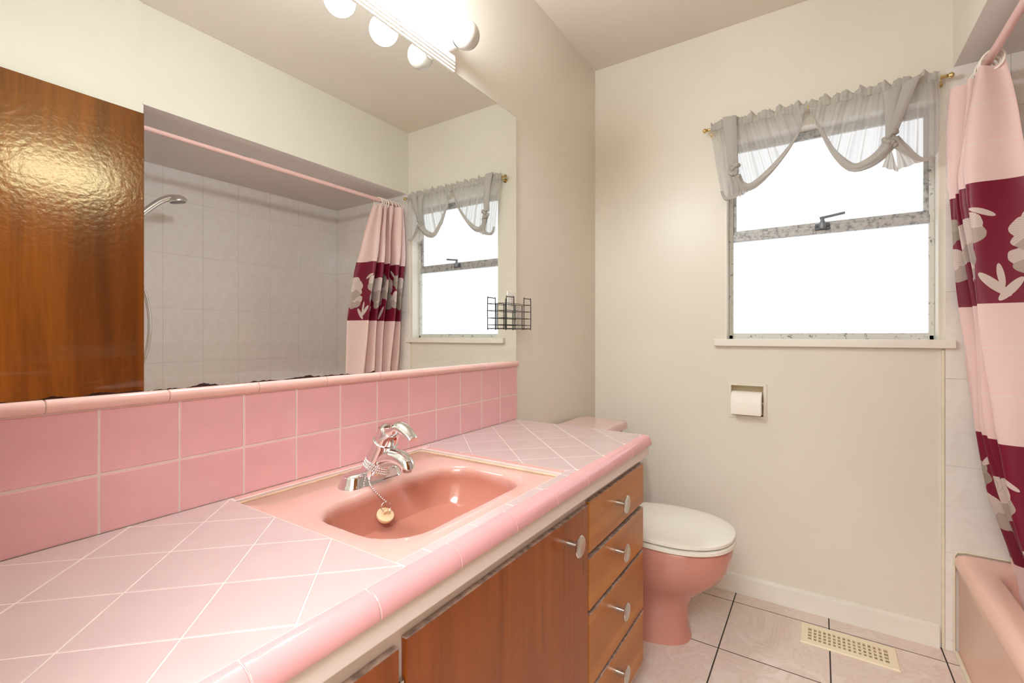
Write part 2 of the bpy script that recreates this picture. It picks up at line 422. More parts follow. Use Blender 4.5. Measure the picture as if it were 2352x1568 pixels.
def inset(poly, d):
    if area(poly) < 0: poly = poly[::-1]
    res = poly[:]
    for i in range(len(poly)):
        p, q = poly[i], poly[(i + 1) % len(poly)]
        ex, ey = q[0] - p[0], q[1] - p[1]; l = math.hypot(ex, ey)
        if l < 1e-6: continue
        nx, ny = ey / l, -ex / l                       # outward normal of a ccw polygon
        res = clip(res, nx, ny, nx * p[0] + ny * p[1] - d)
        if len(res) < 3: return []
    return dedupe(res)
def tile_mesh(name, poly, mp, mat, thick=0.008, gap=0.0011, ch=0.0012):
    """poly in plane coordinates, mp(a,b,h) -> local xyz ; h=0 is the glazed face"""
    p0 = inset(dedupe(poly), gap)
    if len(p0) < 3 or abs(area(p0)) < 3e-5: return None
    p1 = inset(p0, ch)
    if len(p1) != len(p0): p1 = [tuple(x) for x in p0]
    bm = BM()
    loft(bm, [[mp(a, b, -thick) for a, b in p0], [mp(a, b, -ch * 0.6) for a, b in p0], [mp(a, b, 0) for a, b in p1]])
    bmesh.ops.recalc_face_normals(bm, faces=bm.faces[:])
    me = bpy.data.meshes.new(name); bm.to_mesh(me); bm.free(); me.materials.append(mat)
    return me
_cache = {}
def rect_tile(name, w_, h_, mpk, mat, parent, center, thick=0.008, gap=0.0011, ch=0.0012):
    """rectangular tile sharing mesh data; mpk in 'xz-' (faces -Y), 'xz+' , 'yz-' (faces -X), 'yz+', 'xy' (faces up)"""
    key = (name, round(w_, 4), round(h_, 4), mpk, mat.name)
    if key not in _cache:
        mp = {'xz-': lambda a, b, h: (a, -h, b), 'xz+': lambda a, b, h: (a, h, b), 'yz-': lambda a, b, h: (-h, a, b),
              'yz+': lambda a, b, h: (h, a, b), 'xy': lambda a, b, h: (a, b, h)}[mpk]
        a, b = w_ / 2, h_ / 2
        _cache[key] = tile_mesh(name, [(-a, -b), (a, -b), (a, b), (-a, b)], mp, mat, thick, gap, ch)
    me = _cache[key]
    if me is None: return None
    return link(name, me, parent, center)

# ------------------------------------------------------------------ the room
XW, XL = 2.21, -0.03             # window wall, door wall
YA, YB = -1.34, -2.09            # bulkhead face, alcove back wall
ZC, ZA = 2.441, 2.036            # ceilings
XA = 0.75                        # alcove left wall
HY0, HY1, HZ0, HZ1 = -1.305, -0.609, 1.083, 1.945   # window opening
TY0, TY1, TZ0, TZ1 = -0.757, -0.629, 0.757, 0.890   # recess for the paper roll

def structure(name, bm, mat, at=(0, 0, 0), angle=None):
    o = build(name, bm, mat, None, at, angle); o['kind'] = 'structure'; return o

bm = BM(); box(bm, XL - 0.12, XW + 0.14, 0, 0.12, 0, ZC); wall_left = structure('wall_left', bm, M['paint'])
# window wall with two openings
bm = BM()
ys = sorted([YB, HY0, HY1, TY0, TY1, 0.0]); zs = sorted([0.0, TZ0, TZ1, HZ0, HZ1, ZC])
for a, b in zip(ys, ys[1:]):
    for c, d in zip(zs, zs[1:]):
        my, mz = (a + b) / 2, (c + d) / 2
        if HY0 < my < HY1 and HZ0 < mz < HZ1: continue
        x0 = XW + 0.06 if (TY0 < my < TY1 and TZ0 < mz < TZ1) else XW
        box(bm, x0, XW + 0.14, a, b, c, d)
wall_far = structure('wall_far', bm, M['paint'])
M['pale_grout'] = simple('off_white_grout', rgb(206, 198, 190), 0.8)
bm = BM(); box(bm, XL - 0.12, XW + 0.14, YB - 0.12, YB + 0.0068, 0, ZC); wall_right = structure('wall_right', bm, M['pale_grout'])
bm = BM(); box(bm, XL, XA, YB, -1.335, 0, ZC); wall_alcove = structure('wall_alcove', bm, M['paint'])
bm = BM(); box(bm, XA, XW, YA - 0.10, YA, ZA, ZC); structure('wall_bulkhead', bm, M['paint'])
bm = BM(); box(bm, XA, XW, YB, YA - 0.0005, ZA - 0.0015, ZA + 0.04); structure('ceiling_alcove', bm, M['soffit'])
bm = BM(); box(bm, XL - 1.4, XW + 0.14, YB - 0.12, 0.7, ZC, ZC + 0.1); structure('ceiling', bm, M['ceiling'])
bm = BM()                                   # door wall with the doorway the picture is taken from
box(bm, XL - 0.12, XL, -0.555, 0, 0, ZC); box(bm, XL - 0.12, XL, YB, -1.335, 0, ZC); box(bm, XL - 0.12, XL, -1.335, -0.555, 2.0, ZC)
structure('wall_near', bm, M['paint'])
bm = BM()                                   # hallway shell behind the doorway
box(bm, XL - 1.4, XL - 1.3, YB - 0.12, 0.7, 0, ZC); box(bm, XL - 1.3, XL - 0.12, 0.6, 0.7, 0, ZC); box(bm, XL - 1.3, XL - 0.12, YB - 0.12, YB, 0, ZC)
structure('wall_hall', bm, M['hall'])

# floor with tiles
bm = BM(); box(bm, XL - 1.4, XW + 0.14, YB - 0.12, 0.7, -0.12, -0.0009); floor = structure('floor', bm, M['floor_grout'])
fx = [2.1215 - 0.3455 * k for k in range(8)][::-1] + [2.1215 + 0.3455]
fy = [-0.652 + 0.3285 * k for k in range(-5, 4)]
for a, b in zip(fx, fx[1:]):
    for c, d in zip(fy, fy[1:]):
        a2, b2, c2, d2 = max(a, XL), min(b, XW), max(c, -1.40), min(d, 0)
        if b2 - a2 < 0.02 or d2 - c2 < 0.02: continue
        rect_tile('floor_tile', b2 - a2, d2 - c2, 'xy', M['floor_tile'], floor, ((a2 + b2) / 2, (c2 + d2) / 2, 0), 0.008, 0.0022, 0.001)

# alcove wall tiles 8 x 12 inch
zrow = [0.0, 0.0395] + [0.343 + 0.3035 * k for k in range(6)]; zrow = [z for z in zrow if z < ZA] + [ZA]
xcol = [XA] + [1.091 + 0.2 * k for k in range(-1, 6)] + [XW]
zr2 = [0.343 + 0.3035 * k for k in range(6) if 0.343 + 0.3035 * k < ZA - 0.01] + [ZA]
for a, b in zip(xcol, xcol[1:]):
    for c, d in zip(zr2, zr2[1:]):
        rect_tile('wall_tile', b - a, d - c, 'xz+', M['wall_tile'], wall_right, ((a + b) / 2, YB + 0.008, (c + d) / 2), 0.009, 0.0008, 0.0006)
yc = [-1.318, -1.481, -1.681, -1.881, YB + 0.008]
for a, b in zip(yc, yc[1:]):
    for c, d in zip(zr2, zr2[1:]):
        if c < HZ1 and a > -1.33: pass
        rect_tile('wall_tile', a - b, d - c, 'yz-', M['wall_tile'], wall_far, (XW - 0.008, (a + b) / 2, (c + d) / 2), 0.009, 0.0008, 0.0006)
bm = BM(); box(bm, XW - 0.0068, XW, -1.3195, YB, 0.0, ZA); build('grout_bed', bm, M['pale_grout'], wall_far, angle=None)
for c, d in ((0.0, 0.04), (0.04, 0.343)):
    rect_tile('wall_tile', 0.025, d - c, 'yz-', M['wall_tile'], wall_far, (XW - 0.008, -1.3305, (c + d) / 2), 0.009, 0.0006, 0.0008)
for a, b in zip(yc, yc[1:]):
    for c, d in zip(zr2, zr2[1:]):
        a_ = min(a, -1.345)
        rect_tile('wall_tile', a_ - b, d - c, 'yz+', M['wall_tile'], wall_alcove, (XA + 0.008, (a_ + b) / 2, (c + d) / 2), 0.009, 0.0008, 0.0006)

# painted strip where paint meets tile, baseboard
bm = BM(); box(bm, XW - 0.009, XW + 0.002, -1.3185, -1.309, 0.0, 1.05, 0.003)
structure('trim_1', bm, M['caulk'], angle=40)
bm = BM(); box(bm, XW - 0.013, XW + 0.002, -1.304, -0.0, 0.0, 0.080, 0.0)
bmesh.ops.bevel(bm, geom=[e for e in bm.edges if all(abs(v.co.x - (XW - 0.013)) < 1e-4 and v.co.z > 0.07 for v in e.verts)], offset=0.010, segments=4, affect='EDGES')
structure('baseboard_far', bm, M['white_paint'], angle=40)

# ------------------------------------------------------------------ window
win = thing('window_1', (XW + 0.06, (HY0 + HY1) / 2, HZ0), 'grey metal two-pane window with frosted glass above the sill', None, kind='structure')
XF = XW + 0.058                               # room-side face of the frame
bm = BM()                                     # reveal lining
for (a, b, c, d) in ((HY1 - 0.004, HY1, HZ0, HZ1), (HY0, HY0 + 0.004, HZ0, HZ1), (HY0, HY1, HZ1 - 0.004, HZ1)):
    box(bm, XW - 0.001, XF + 0.05, a, b, c, d)
build('reveal', bm, M['white_paint'], win, angle=None)
bm = BM()                                     # fixed outer frame: left, right, head, bottom
box(bm, XF, XF + 0.04, HY1 - 0.022, HY1 - 0.004, HZ0, HZ1 - 0.004, 0.002)
box(bm, XF, XF + 0.04, HY0 + 0.004, HY0 + 0.020, HZ0, HZ1 - 0.004, 0.002)
box(bm, XF, XF + 0.04, HY0 + 0.004, HY1 - 0.004, HZ0, 1.104, 0.003)
box(bm, XF + 0.006, XF + 0.03, HY0 + 0.018, HY1 - 0.02, 1.102, 1.1105, 0.002)
build('frame', bm, M['mildew'], win, angle=30)
bm = BM(); box(bm, XF + 0.004, XF + 0.04, HY0 + 0.02, HY1 - 0.02, 1.908, HZ1 - 0.004, 0.002)
build('head_rail', bm, M['alu'], win, angle=30)
bm = BM(); box(bm, XF - 0.004, XF + 0.035, HY0 + 0.018, HY1 - 0.02, 1.514, 1.546, 0.003); box(bm, XF + 0.008, XF + 0.035, HY0 + 0.02, HY1 - 0.02, 1.54, 1.562, 0.003)
build('meeting_rail', bm, M['alu'], win, angle=30)
for y0, y1 in ((HY1 - 0.034, HY1 - 0.021), (HY0 + 0.019, HY0 + 0.034)):
    bm = BM(); box(bm, XF + 0.006, XF + 0.035, y0, y1, 1.56, 1.91, 0.002); build('sash_stile', bm, M['alu'], win, angle=30)
for nm, y0, y1, z0, z1 in (('pane', HY0 + 0.019, HY1 - 0.021, 1.110, 1.516), ('pane', HY0 + 0.033, HY1 - 0.033, 1.561, 1.910)):
    bm = BM(); box(bm, XF + 0.018, XF + 0.024, y0, y1, z0, z1); build(nm, bm, M['pane'], win, angle=None)
lat = BM(); yl = on_x(1889, 500, XF - 0.004).y
box(lat, XF - 0.012, XF - 0.003, yl - 0.026, yl + 0.026, 1.527, 1.538, 0.002); box(lat, XF - 0.013, XF - 0.003, yl - 0.025, yl - 0.010, 1.540, 1.552, 0.003); box(lat, XF - 0.013, XF - 0.003, yl + 0.010, yl + 0.025, 1.540, 1.552, 0.003)
box(lat, XF - 0.009, XF - 0.002, yl - 0.022, yl + 0.022, 1.534, 1.545, 0.001)
latch = build('latch', lat, M['latch'], win, angle=30)
bm = BM(); lathe(bm, [(0.011, 0), (0.014, 0.008), (0.012, 0.022), (0.007, 0.034), (0.006, 0.044), (0.0, 0.045)], (XF - 0.014, yl, 1.530), (0, 0, 1), 16)
tube(bm, [(XF - 0.016, yl + 0.009, 1.573), (XF - 0.02, yl - 0.03, 1.577), (XF - 0.022, yl - 0.074, 1.583)], 0.0052, 8)
build('lever', bm, simple('grey_lever_metal', rgb(128, 132, 138), 0.4, 0.4), latch, angle=40)
bm = BM(); box(bm, XW - 0.024, XF + 0.003, -1.345, -0.5625, 1.056, 1.0865, 0.003)
build('sill', bm, M['white_paint'], win, angle=40)

# ------------------------------------------------------------------ door (seen in the mirror)
door = thing('door_1', (XL + 0.01, -1.275, 0.0), 'varnished brown wooden door standing open, seen in the mirror', None, kind='structure')
bm = BM(); box(bm, XL + 0.008, 0.737, -1.311, -1.275, 0.012, 1.972, 0.002); build('leaf', bm, M['door_wood'], door, angle=30)
bm = BM(); lathe(bm, [(0.028, 0), (0.028, 0.005), (0.010, 0.008), (0.010, 0.03), (0.024, 0.036), (0.027, 0.05), (0.02, 0.06), (0.0, 0.062)], (0.675, -1.275, 0.80), (0, 1, 0), 24)
build('knob', bm, M['brass'], door, angle=40)

# ------------------------------------------------------------------ backsplash
bs = thing('backsplash', (0.7, 0.0, 0.79), 'pink square tile backsplash with a rounded cap, under the mirror', 'backsplash')
ZB, ZM, ZT, ZCAP, BX1 = 0.79, 0.8832, 0.9865, 1.0075, 1.4655
bm = BM(); box(bm, XL, BX1 - 0.001, -0.0075, 0.0, ZB + 0.0005, ZT + 0.004); build('grout_bed', bm, M['grout'], bs, angle=None)
xs = [XL] + [0.255 + 0.11 * k for k in range(-2, 12)]; xs[-1] = BX1
for a, b in zip(xs, xs[1:]):
    for c, d in ((ZB - 0.0005, ZM), (ZM, ZT)):
        rect_tile('tile', b - a, d - c, 'xz-', M['pink_tile'], bs, ((a + b) / 2, -0.0085, (c + d) / 2), 0.008, 0.0016, 0.0016)
def extrude_x(name, prof, x0, x1, mat, parent, end_round=0.0008):
    """profile [(y,z)] swept along X, ends slightly pulled in"""
    cy = sum(p[0] for p in prof) / len(prof); cz = sum(p[1] for p in prof) / len(prof)
    def lp(x, s): return [(x, cy + (p[0] - cy) * s, cz + (p[1] - cz) * s) for p in prof]
    bm_ = BM(); loft(bm_, [lp(x0, 0.92), lp(x0 + end_round, 1), lp(x1 - end_round, 1), lp(x1, 0.92)])
    return build(name, bm_, mat, parent, angle=30)
cap_prof = [(-0.0005, ZT + 0.001), (-0.0005, ZCAP)] + [(-0.008 - 0.0095 * math.sin(a), ZT + 0.0105 + 0.0105 * math.cos(a)) for a in [PI * k / 10 for k in range(0, 11)]] 
cx = [XL] + [0.193 - 0.1545 + 0.1545 * k for k in range(0, 9)] + [BX1]
for a, b in zip(cx, cx[1:]): extrude_x('cap_tile', cap_prof, a + 0.0008, b - 0.0008, M['cap_tile'], bs)
extrude_x('cap_grout', [(-0.0005, ZT + 0.002), (-0.0005, ZCAP - 0.002), (-0.010, ZCAP - 0.002), (-0.0155, ZT + 0.012), (-0.012, ZT + 0.002)], XL, BX1 - 0.003, M['grout'], bs)

# ------------------------------------------------------------------ mirror
mir = thing('wall_mirror', (0.7, -0.001, ZCAP), 'large frameless wall mirror above the pink backsplash', 'mirror')
MT = 1.915
bm = BM(); vsx = [(XL, -0.0055, ZCAP), (1.4635, -0.0055, ZCAP), (1.4635, -0.0055, MT), (XL, -0.0055, MT)]
bm.faces.new([bm.verts.new(p) for p in vsx])
build('glass', bm, M['mirror'], mir, at=(0.0, -0.0055, ZCAP), angle=None)
bm = BM(); box(bm, XL, 1.4645, -0.0050, -0.0005, ZCAP, MT + 0.001); build('backing', bm, M['mirror_edge'], mir, angle=None)

# ------------------------------------------------------------------ countertop
ct = thing('countertop', (0.7, -0.25, 0.75), 'pale pink tiled countertop laid in diamonds with a rounded edge', 'countertop')
CX1 = 1.457; SX0, SX1, SY0, SY1 = 0.447, 0.938, -0.463, -0.032     # sink cut-out
ZTOP = 0.79; ZG = 0.7894
bm = BM()
for x0_, x1_, y0_, y1_ in ((XL, SX0, -0.486, -0.001), (SX1, CX1 - 0.003, -0.486, -0.001), (SX0, SX1, SY1, -0.001), (SX0, SX1, -0.486, SY0)): box(bm, x0_, x1_, y0_, y1_, 0.760, ZG)
build('grout_bed', bm, M['counter_grout'], ct, angle=None)
bm = BM()                                     # board under the tiles
for x0_, x1_, y0_, y1_ in ((XL, SX0, -0.4695, -0.001), (SX1, CX1 - 0.0125, -0.4695, -0.001), (SX0, SX1, SY1, -0.001), (SX0, SX1, -0.4695, SY0)): box(bm, x0_, x1_, y0_, y1_, 0.745, 0.7598)
build('substrate', bm, M['frame_paint'], ct, angle=None)
mpxy = lambda a, b, h: (a - 0.7, b + 0.25, ZTOP - 0.75 + h)
def diamonds(s0, d0, p, rect):
    """lines x+|y| = s0+k p and x-|y| = d0+k p, clipped to rect (x0,x1,y0,y1)"""
    x0, x1, y0, y1 = rect
    for i in range(-12, 12):
        for j in range(-12, 12):
            sA, sB, dA, dB = s0 + i * p, s0 + (i + 1) * p, d0 + j * p, d0 + (j + 1) * p
            pts = [((s + d) / 2, -(s - d) / 2) for s, d in ((sA, dA), (sB, dA), (sB, dB), (sA, dB))]
            for a, b, c in ((1, 0, x1), (-1, 0, -x0), (0, 1, y1), (0, -1, -y0)):
                pts = clip(pts, a, b, c)
                if len(pts) < 3: break
            if len(pts) < 3: continue
            me = tile_mesh('tile', pts, mpxy, M['counter_tile'], gap=0.0010, ch=0.0010)
            if me: link('tile', me, ct)
FY = -0.4835
diamonds(0.615, 0.279, 0.1554, (XL, SX0, FY, -0.0085))
diamonds(1.466, 0.975, 0.155, (SX1 + 0.026, CX1 - 0.004, FY, -0.0085))
# narrow cut tiles between sink and edge
sx = [SX0, 0.498, 0.606, 0.715, 0.823, 0.932, SX1 + 0.026]
for a, b in zip(sx, sx[1:]): rect_tile('strip_tile', b - a, SY0 - FY, 'xy', M['counter_tile'], ct, ((a + b) / 2, (SY0 + FY) / 2, ZTOP), 0.008, 0.0009, 0.0009)
# rounded trim tiles behind and to the right of the sink
def quarter_strip(name, along, a0, a1, base, width, mat):
    """bullnose: flat top from `base` rounding down towards the sink over `width`"""
    prof = [(0.0, ZTOP - 0.014), (0.0, ZTOP)] + [(width - 0.012 + 0.012 * math.sin(t), ZTOP - 0.012 + 0.012 * math.cos(t)) for t in [PI / 2 * k / 6 for k in range(7)]] + [(width, ZTOP - 0.014)]
    bm_ = BM(); lps = []
    for a in (a0 + 0.0008, a1 - 0.0008):
        lps.append([((a, base - o, z) if along == 'x' else (base - o, a, z)) for o, z in prof])
    loft(bm_, lps); return build(name, bm_, mat, ct, angle=30)
for a, b in ((0.452, 0.604), (0.604, 0.757), (0.757, 0.910), (0.910, SX1 + 0.026)): quarter_strip('trim_tile', 'x', a, b, -0.009, 0.026, M['trim_tile'])
for a, b in ((-0.036, -0.148), (-0.148, -0.300), (-0.300, -0.4625)): quarter_strip('trim_tile', 'y', b, a, SX1 + 0.026, 0.026, M['trim_tile'])
# rounded front edge tiles
R_ = 0.0265
nose = [(FY, ZTOP - 0.012), (FY - 0.0004, ZTOP)] + [(FY - 0.003 - R_ * math.sin(t), ZTOP - R_ + R_ * math.cos(t)) for t in [PI / 2 * k / 9 for k in range(10)]] + [(FY - 0.003 - R_ * 0.96, ZTOP - R_ - 0.003), (FY - 0.012, ZTOP - R_ - 0.003)]
nx = [XL] + [0.2295 - 0.1505 + 0.1505 * k for k in range(0, 10)]; nx = [v for v in nx if v < CX1 - 0.02] + [CX1]
for a, b in zip(nx, nx[1:]): extrude_x('edge_tile', nose, a + 0.0007, b - 0.0007, M['nose_tile'], ct)
extrude_x('edge_grout', [(p[0] + 0.0014, p[1] - 0.0010) for p in nose], XL, CX1 - 0.002, M['counter_grout'], ct)
bm = BM(); box(bm, CX1 - 0.004, CX1 + 0.001, -0.505, -0.002, ZTOP - 0.030, ZTOP - 0.0005, 0.0022); build('end_tile', bm, M['counter_tile'], ct, angle=40)

# ------------------------------------------------------------------ vanity cabinet
vc = thing('vanity_cabinet', (0.7, -0.25, 0.0), 'long vanity cabinet with worn brown wooden doors and four drawers', 'cabinet')
VX1 = 1.447; VF = -0.479; DFY = -0.490
bm = BM(); box(bm, XL, VX1, -0.42, -0.002, 0.0, 0.075); box(bm, XL, VX1, VF + 0.002, -0.002, 0.075, 0.62)
box(bm, XL, 0.40, VF + 0.002, -0.002, 0.62, 0.744); box(bm, 0.98, VX1, VF + 0.002, -0.002, 0.62, 0.744)
build('carcass', bm, M['frame_paint'], vc, angle=None)
bm = BM()
box(bm, XL, VX1, VF, VF + 0.015, 0.675, 0.744); box(bm, XL, VX1, VF, VF + 0.015, 0.06, 0.08)
for x0, x1 in ((0.42, 0.452), (1.02, 1.05), (1.43, VX1 - 0.0)): box(bm, x0, x1, VF, VF + 0.015, 0.08, 0.675)
build('face_frame', bm, M['frame_paint'], vc, angle=None)
bm = BM(); box(bm, XL, CX1 + 0.001, -0.504, -0.47, 0.7265, 0.7600, 0.003); box(bm, CX1 - 0.012, CX1 + 0.0005, -0.4695, -0.003, 0.7265, 0.7598, 0.003)
build('fascia', bm, M['frame_paint'], vc, angle=40)
bm = BM(); box(bm, XL, CX1 - 0.004, -0.492, -0.47, 0.716, 0.728, 0.004); build('fascia_moulding', bm, M['frame_paint'], vc, angle=40)
def knob(x, z, parent, r=0.0232, y=DFY):
    bm_ = BM(); lathe(bm_, [(0.008, 0), (0.0075, 0.012), (0.0075, 0.0225), (0.012, 0.0245), (r, 0.0275), (r + 0.0005, 0.029), (r - 0.001, 0.0305), (r * 0.5, 0.0285), (0.0, 0.028)], (x, y, z), (0, -1, 0), 28)
    return build('knob', bm_, M['steel'], parent, angle=40)
def slab(name, x0, x1, z0, z1, mat, label=None):
    bm_ = BM(); box(bm_, x0, x1, DFY, VF - 0.0005, z0, z1, 0.002)
    for f in bm_.faces:
        if f.normal.z > 0.5 or (f.calc_center_median().z > z1 - 0.003): f.material_index = 1
    o = build(name, bm_, mat, vc, angle=30, mats=[mat, M['worn_edge']])
    if label: o['label'] = label
    return o
d1 = slab('cabinet_door', 0.4425, 1.030, 0.085, 0.698, M['cab_wood']); knob(0.924, 0.645, d1)
d2 = slab('cabinet_door', XL + 0.01, 0.430, 0.085, 0.693, M['cab_wood'])
for z in (0.62, 0.16):
    bm = BM(); tube(bm, [(0.4365, -0.486, z - 0.025), (0.4365, -0.486, z + 0.025)], 0.0042, 10); build('hinge', bm, M['steel'], d1, angle=40)
for z0, z1, kz in ((0.580, 0.704, 0.648), (0.441, 0.567, 0.517), (0.252, 0.431, 0.360), (0.085, 0.242, 0.190)):
    dr = slab('drawer', 1.036, 1.4455, z0, z1, M['drawer_wood']); knob(1.216, kz, dr)

# ------------------------------------------------------------------ sink
sk = thing('sink', (0.692, -0.25, 0.6), 'salmon pink rectangular basin set in the tiled counter', 'sink')
ZS = 0.7825; scx, scy = (SX0 + SX1) / 2, (SY0 + SY1) / 2; shx, shy = (SX1 - SX0) / 2, (SY1 - SY0) / 2
bcx, bcy = 0.695, -0.2935
loops = [rrect(scx, scy, shx - 0.003, shy - 0.003, 0.006, 0.70), rrect(scx, scy, shx - 0.0005, shy - 0.0005, 0.008, 0.76),
         rrect(scx, scy, shx - 0.0005, shy - 0.0005, 0.008, ZS - 0.003), rrect(scx, scy, shx - 0.004, shy - 0.004, 0.008, ZS)]
for k_ in range(23):
    t_ = k_ / 22.0
    if k_ < 4: hx, hy, r, z = ((0.210, 0.128, 0.084, ZS + 0.0005), (0.205, 0.123, 0.083, ZS - 0.0012), (0.201, 0.119, 0.082, ZS - 0.0045), (0.1985, 0.1165, 0.081, ZS - 0.010))[k_]
    else:
        q = (k_ - 4) / 18.0; e = math.sin(q * PI / 2)                 # rounded bowl section
        f_ = math.cos(q * PI / 2) ** 0.62; z = ZS - 0.014 - 0.118 * e
        hx = 0.024 + (0.197 - 0.024) * f_; hy = 0.024 + (0.1150 - 0.024) * f_; r = 0.0239 + (0.080 - 0.0239) * f_
    loops.append(rrect(bcx, bcy, hx, hy, r, z))
bm = BM(); loft(bm, loops)
svs = [Vector(v.co) for v in bm.verts]; bm.verts.index_update(); sfs = [[v.index for v in f.verts] for f in bm.faces]
SINK_BVH = BVHTree.FromPolygons(svs, sfs)
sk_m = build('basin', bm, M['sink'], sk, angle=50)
bm = BM(); lathe(bm, [(0.0235, 0), (0.0235, 0.002), (0.019, 0.003), (0.017, 0.001), (0.0, 0.0005)], (bcx, bcy, ZS - 0.1315), (0, 0, 1), 24)
build('drain', bm, M['chrome'], sk, angle=40)
bm = BM(); tube(bm, rrect(scx, scy, shx - 0.001, shy - 0.001, 0.008, ZS + 0.0006, 4), 0.0022, 6, closed=True); build('caulk_line', bm, simple('stained_caulk', rgb(206, 176, 142), 0.6, var=0.2, vscale=40), sk, angle=60)

# ------------------------------------------------------------------ faucet
fc = thing('faucet', (0.688, -0.125, ZS), 'chrome single lever faucet behind the pink basin', 'faucet')
fx_, fy_ = 0.688, -0.126
bm = BM()
loft(bm, [rrect(fx_, fy_, hx, hy, hy, z) for hx, hy, z in ((0.079, 0.0285, ZS), (0.079, 0.0285, ZS + 0.003), (0.074, 0.025, ZS + 0.009), (0.071, 0.0235, ZS + 0.02), (0.066, 0.020, ZS + 0.026), (0.05, 0.014, ZS + 0.029))])
build('base_plate', bm, M['chrome'], fc, angle=40)
bm = BM(); lps = []
for t, r, ry in ((0.0, 0.037, 0.0275), (0.12, 0.035, 0.028), (0.35, 0.0305, 0.028), (0.6, 0.0270, 0.027), (0.85, 0.0250, 0.026), (1.0, 0.0245, 0.0252)):
    c = Vector((fx_, fy_ - 0.004, ZS + 0.008)).lerp(Vector((fx_, fy_ - 0.044, ZS + 0.087)), t)
    tilt = math.radians(-24) * min(1, t * 1.6)
    lp = []
    for k in range(28):
        a = 2 * PI * k / 28; v = Vector((r * math.cos(a), ry * math.sin(a), 0)); v.rotate(Matrix.Rotation(-tilt, 3, 'X')); lp.append(c + v)
    lps.append(lp)
loft(bm, lps); build('body', bm, M['chrome'], fc, angle=50)
bm = BM(); pth = smooth_path([(fx_, fy_ - 0.02, ZS + 0.045), (fx_, fy_ - 0.060, ZS + 0.060), (fx_, fy_ - 0.088, ZS + 0.062), (fx_, fy_ - 0.108, ZS + 0.054), (fx_, fy_ - 0.114, ZS + 0.040)], 5)
tube(bm, pth, [0.024 - 0.0085 * (i / (len(pth) - 1)) for i in range(len(pth))], 20, squash=0.85); build('spout', bm, M['chrome'], fc, angle=50)
bm = BM(); lathe(bm, [(0.0085, 0), (0.0105, 0.001), (0.0105, 0.01), (0.0, 0.0101)], (fx_, fy_ - 0.110, ZS + 0.036), (0, 0, 1), 18); build('aerator', bm, M['steel'], fc, angle=40)
tax = Vector((0, -0.42, 0.9)).normalized(); tc = Vector((fx_, fy_ - 0.045, ZS + 0.089))
bm = BM(); lathe(bm, [(0.0250, 0), (0.0272, 0.001), (0.0272, 0.005), (0.0250, 0.006), (0.0, 0.0061)], tc - tax * 0.003, tax, 28); build('collar', bm, M['chrome'], fc, angle=40)
bm = BM(); lathe(bm, [(0.0238, 0), (0.0242, 0.012), (0.0235, 0.024), (0.0195, 0.034), (0.011, 0.040), (0.0, 0.042)], tc + tax * 0.003, tax, 28)
hp = smooth_path([tuple(tc + tax * 0.026 + Vector((0, 0.010, 0))), tuple(tc + tax * 0.034 + Vector((0, -0.016, 0.0))), (fx_, fy_ - 0.092, ZS + 0.126), (fx_, fy_ - 0.113, ZS + 0.118), (fx_, fy_ - 0.130, ZS + 0.106)], 5)
nH = len(hp); lps = []
for i, p in enumerate(hp):
    t = i / (nH - 1); wdt = 0.0215 - 0.0085 * t; th_ = 0.0135 * (1 - t) ** 0.8 + 0.0042
    tn = (hp[min(i + 1, nH - 1)] - hp[max(i - 1, 0)]).normalized(); up = Vector((1, 0, 0)).cross(tn).normalized()
    lps.append([p + Vector((1, 0, 0)) * wdt * math.cos(2 * PI * k / 18) + up * th_ * math.sin(2 * PI * k / 18) for k in range(18)])
loft(bm, lps); hd = build('lever_handle', bm, M['chrome'], fc, angle=50)
bm = BM(); ball(bm, tuple(tc + tax * 0.013 + Vector((0, -0.0235, 0.0))), 0.0042, 12, 8); build('index_button', bm, M['red'], hd, angle=40)

# ------------------------------------------------------------------ stopper on its bead chain
d = pixdir(878, 1190); hit = SINK_BVH.ray_cast(CAM, d.normalized()); hp_, hn = hit[0], hit[1]; hn = -hn if hn.dot(d) > 0 else hn
hp_ = hp_ + hn * 0.006; hn = (hn * 0.42 + Vector((-0.10, 0.0, 0.58))).normalized()
st = thing('sink_stopper', hp_, 'yellowed rubber sink stopper on a bead chain wrapped round the faucet', 'stopper')
bm = BM(); lathe(bm, [(0.0150, 0.001), (0.0160, 0.006), (0.0180, 0.0065), (0.0180, 0.0115), (0.0168, 0.0125), (0.006, 0.0125), (0.0, 0.0125)], hp_, hn, 28); build('plug', bm, M['rubber'], st, angle=40)
top = hp_ + hn * 0.0125; sidev = Vector((1, -0.5, 0)).normalized()
bm = BM(); tube(bm, [top - sidev * 0.005, top - sidev * 0.004 + hn * 0.008, top + hn * 0.011, top + sidev * 0.004 + hn * 0.008, top + sidev * 0.005], 0.0026, 10); build('plug_loop', bm, M['rubber'], st, angle=40)
rc = top + hn * 0.012 + Vector((0, 0.003, 0.006)); ra = Vector((0, 0.1, 1)).normalized(); rb = Vector((0.93, -0.36, 0)).normalized()
bm = BM(); tube(bm, [rc + (ra * math.cos(2 * PI * k / 24) + rb * math.sin(2 * PI * k / 24)) * 0.0105 for k in range(24)], 0.0008, 6, closed=True); build('ring', bm, M['steel'], st, angle=40)
ring_top = rc + ra * 0.0105
edge_p = SINK_BVH.ray_cast(Vector((0.652, -0.173, 0.9)), Vector((0, 0, -1)))[0] + Vector((0, -0.002, 0.0025))
chain = smooth_path([ring_top, ring_top.lerp(edge_p, 0.5) + Vector((0, 0, -0.001)), edge_p, (0.655, -0.160, ZS + 0.010), (0.660, -0.157, ZS + 0.022)], 10)
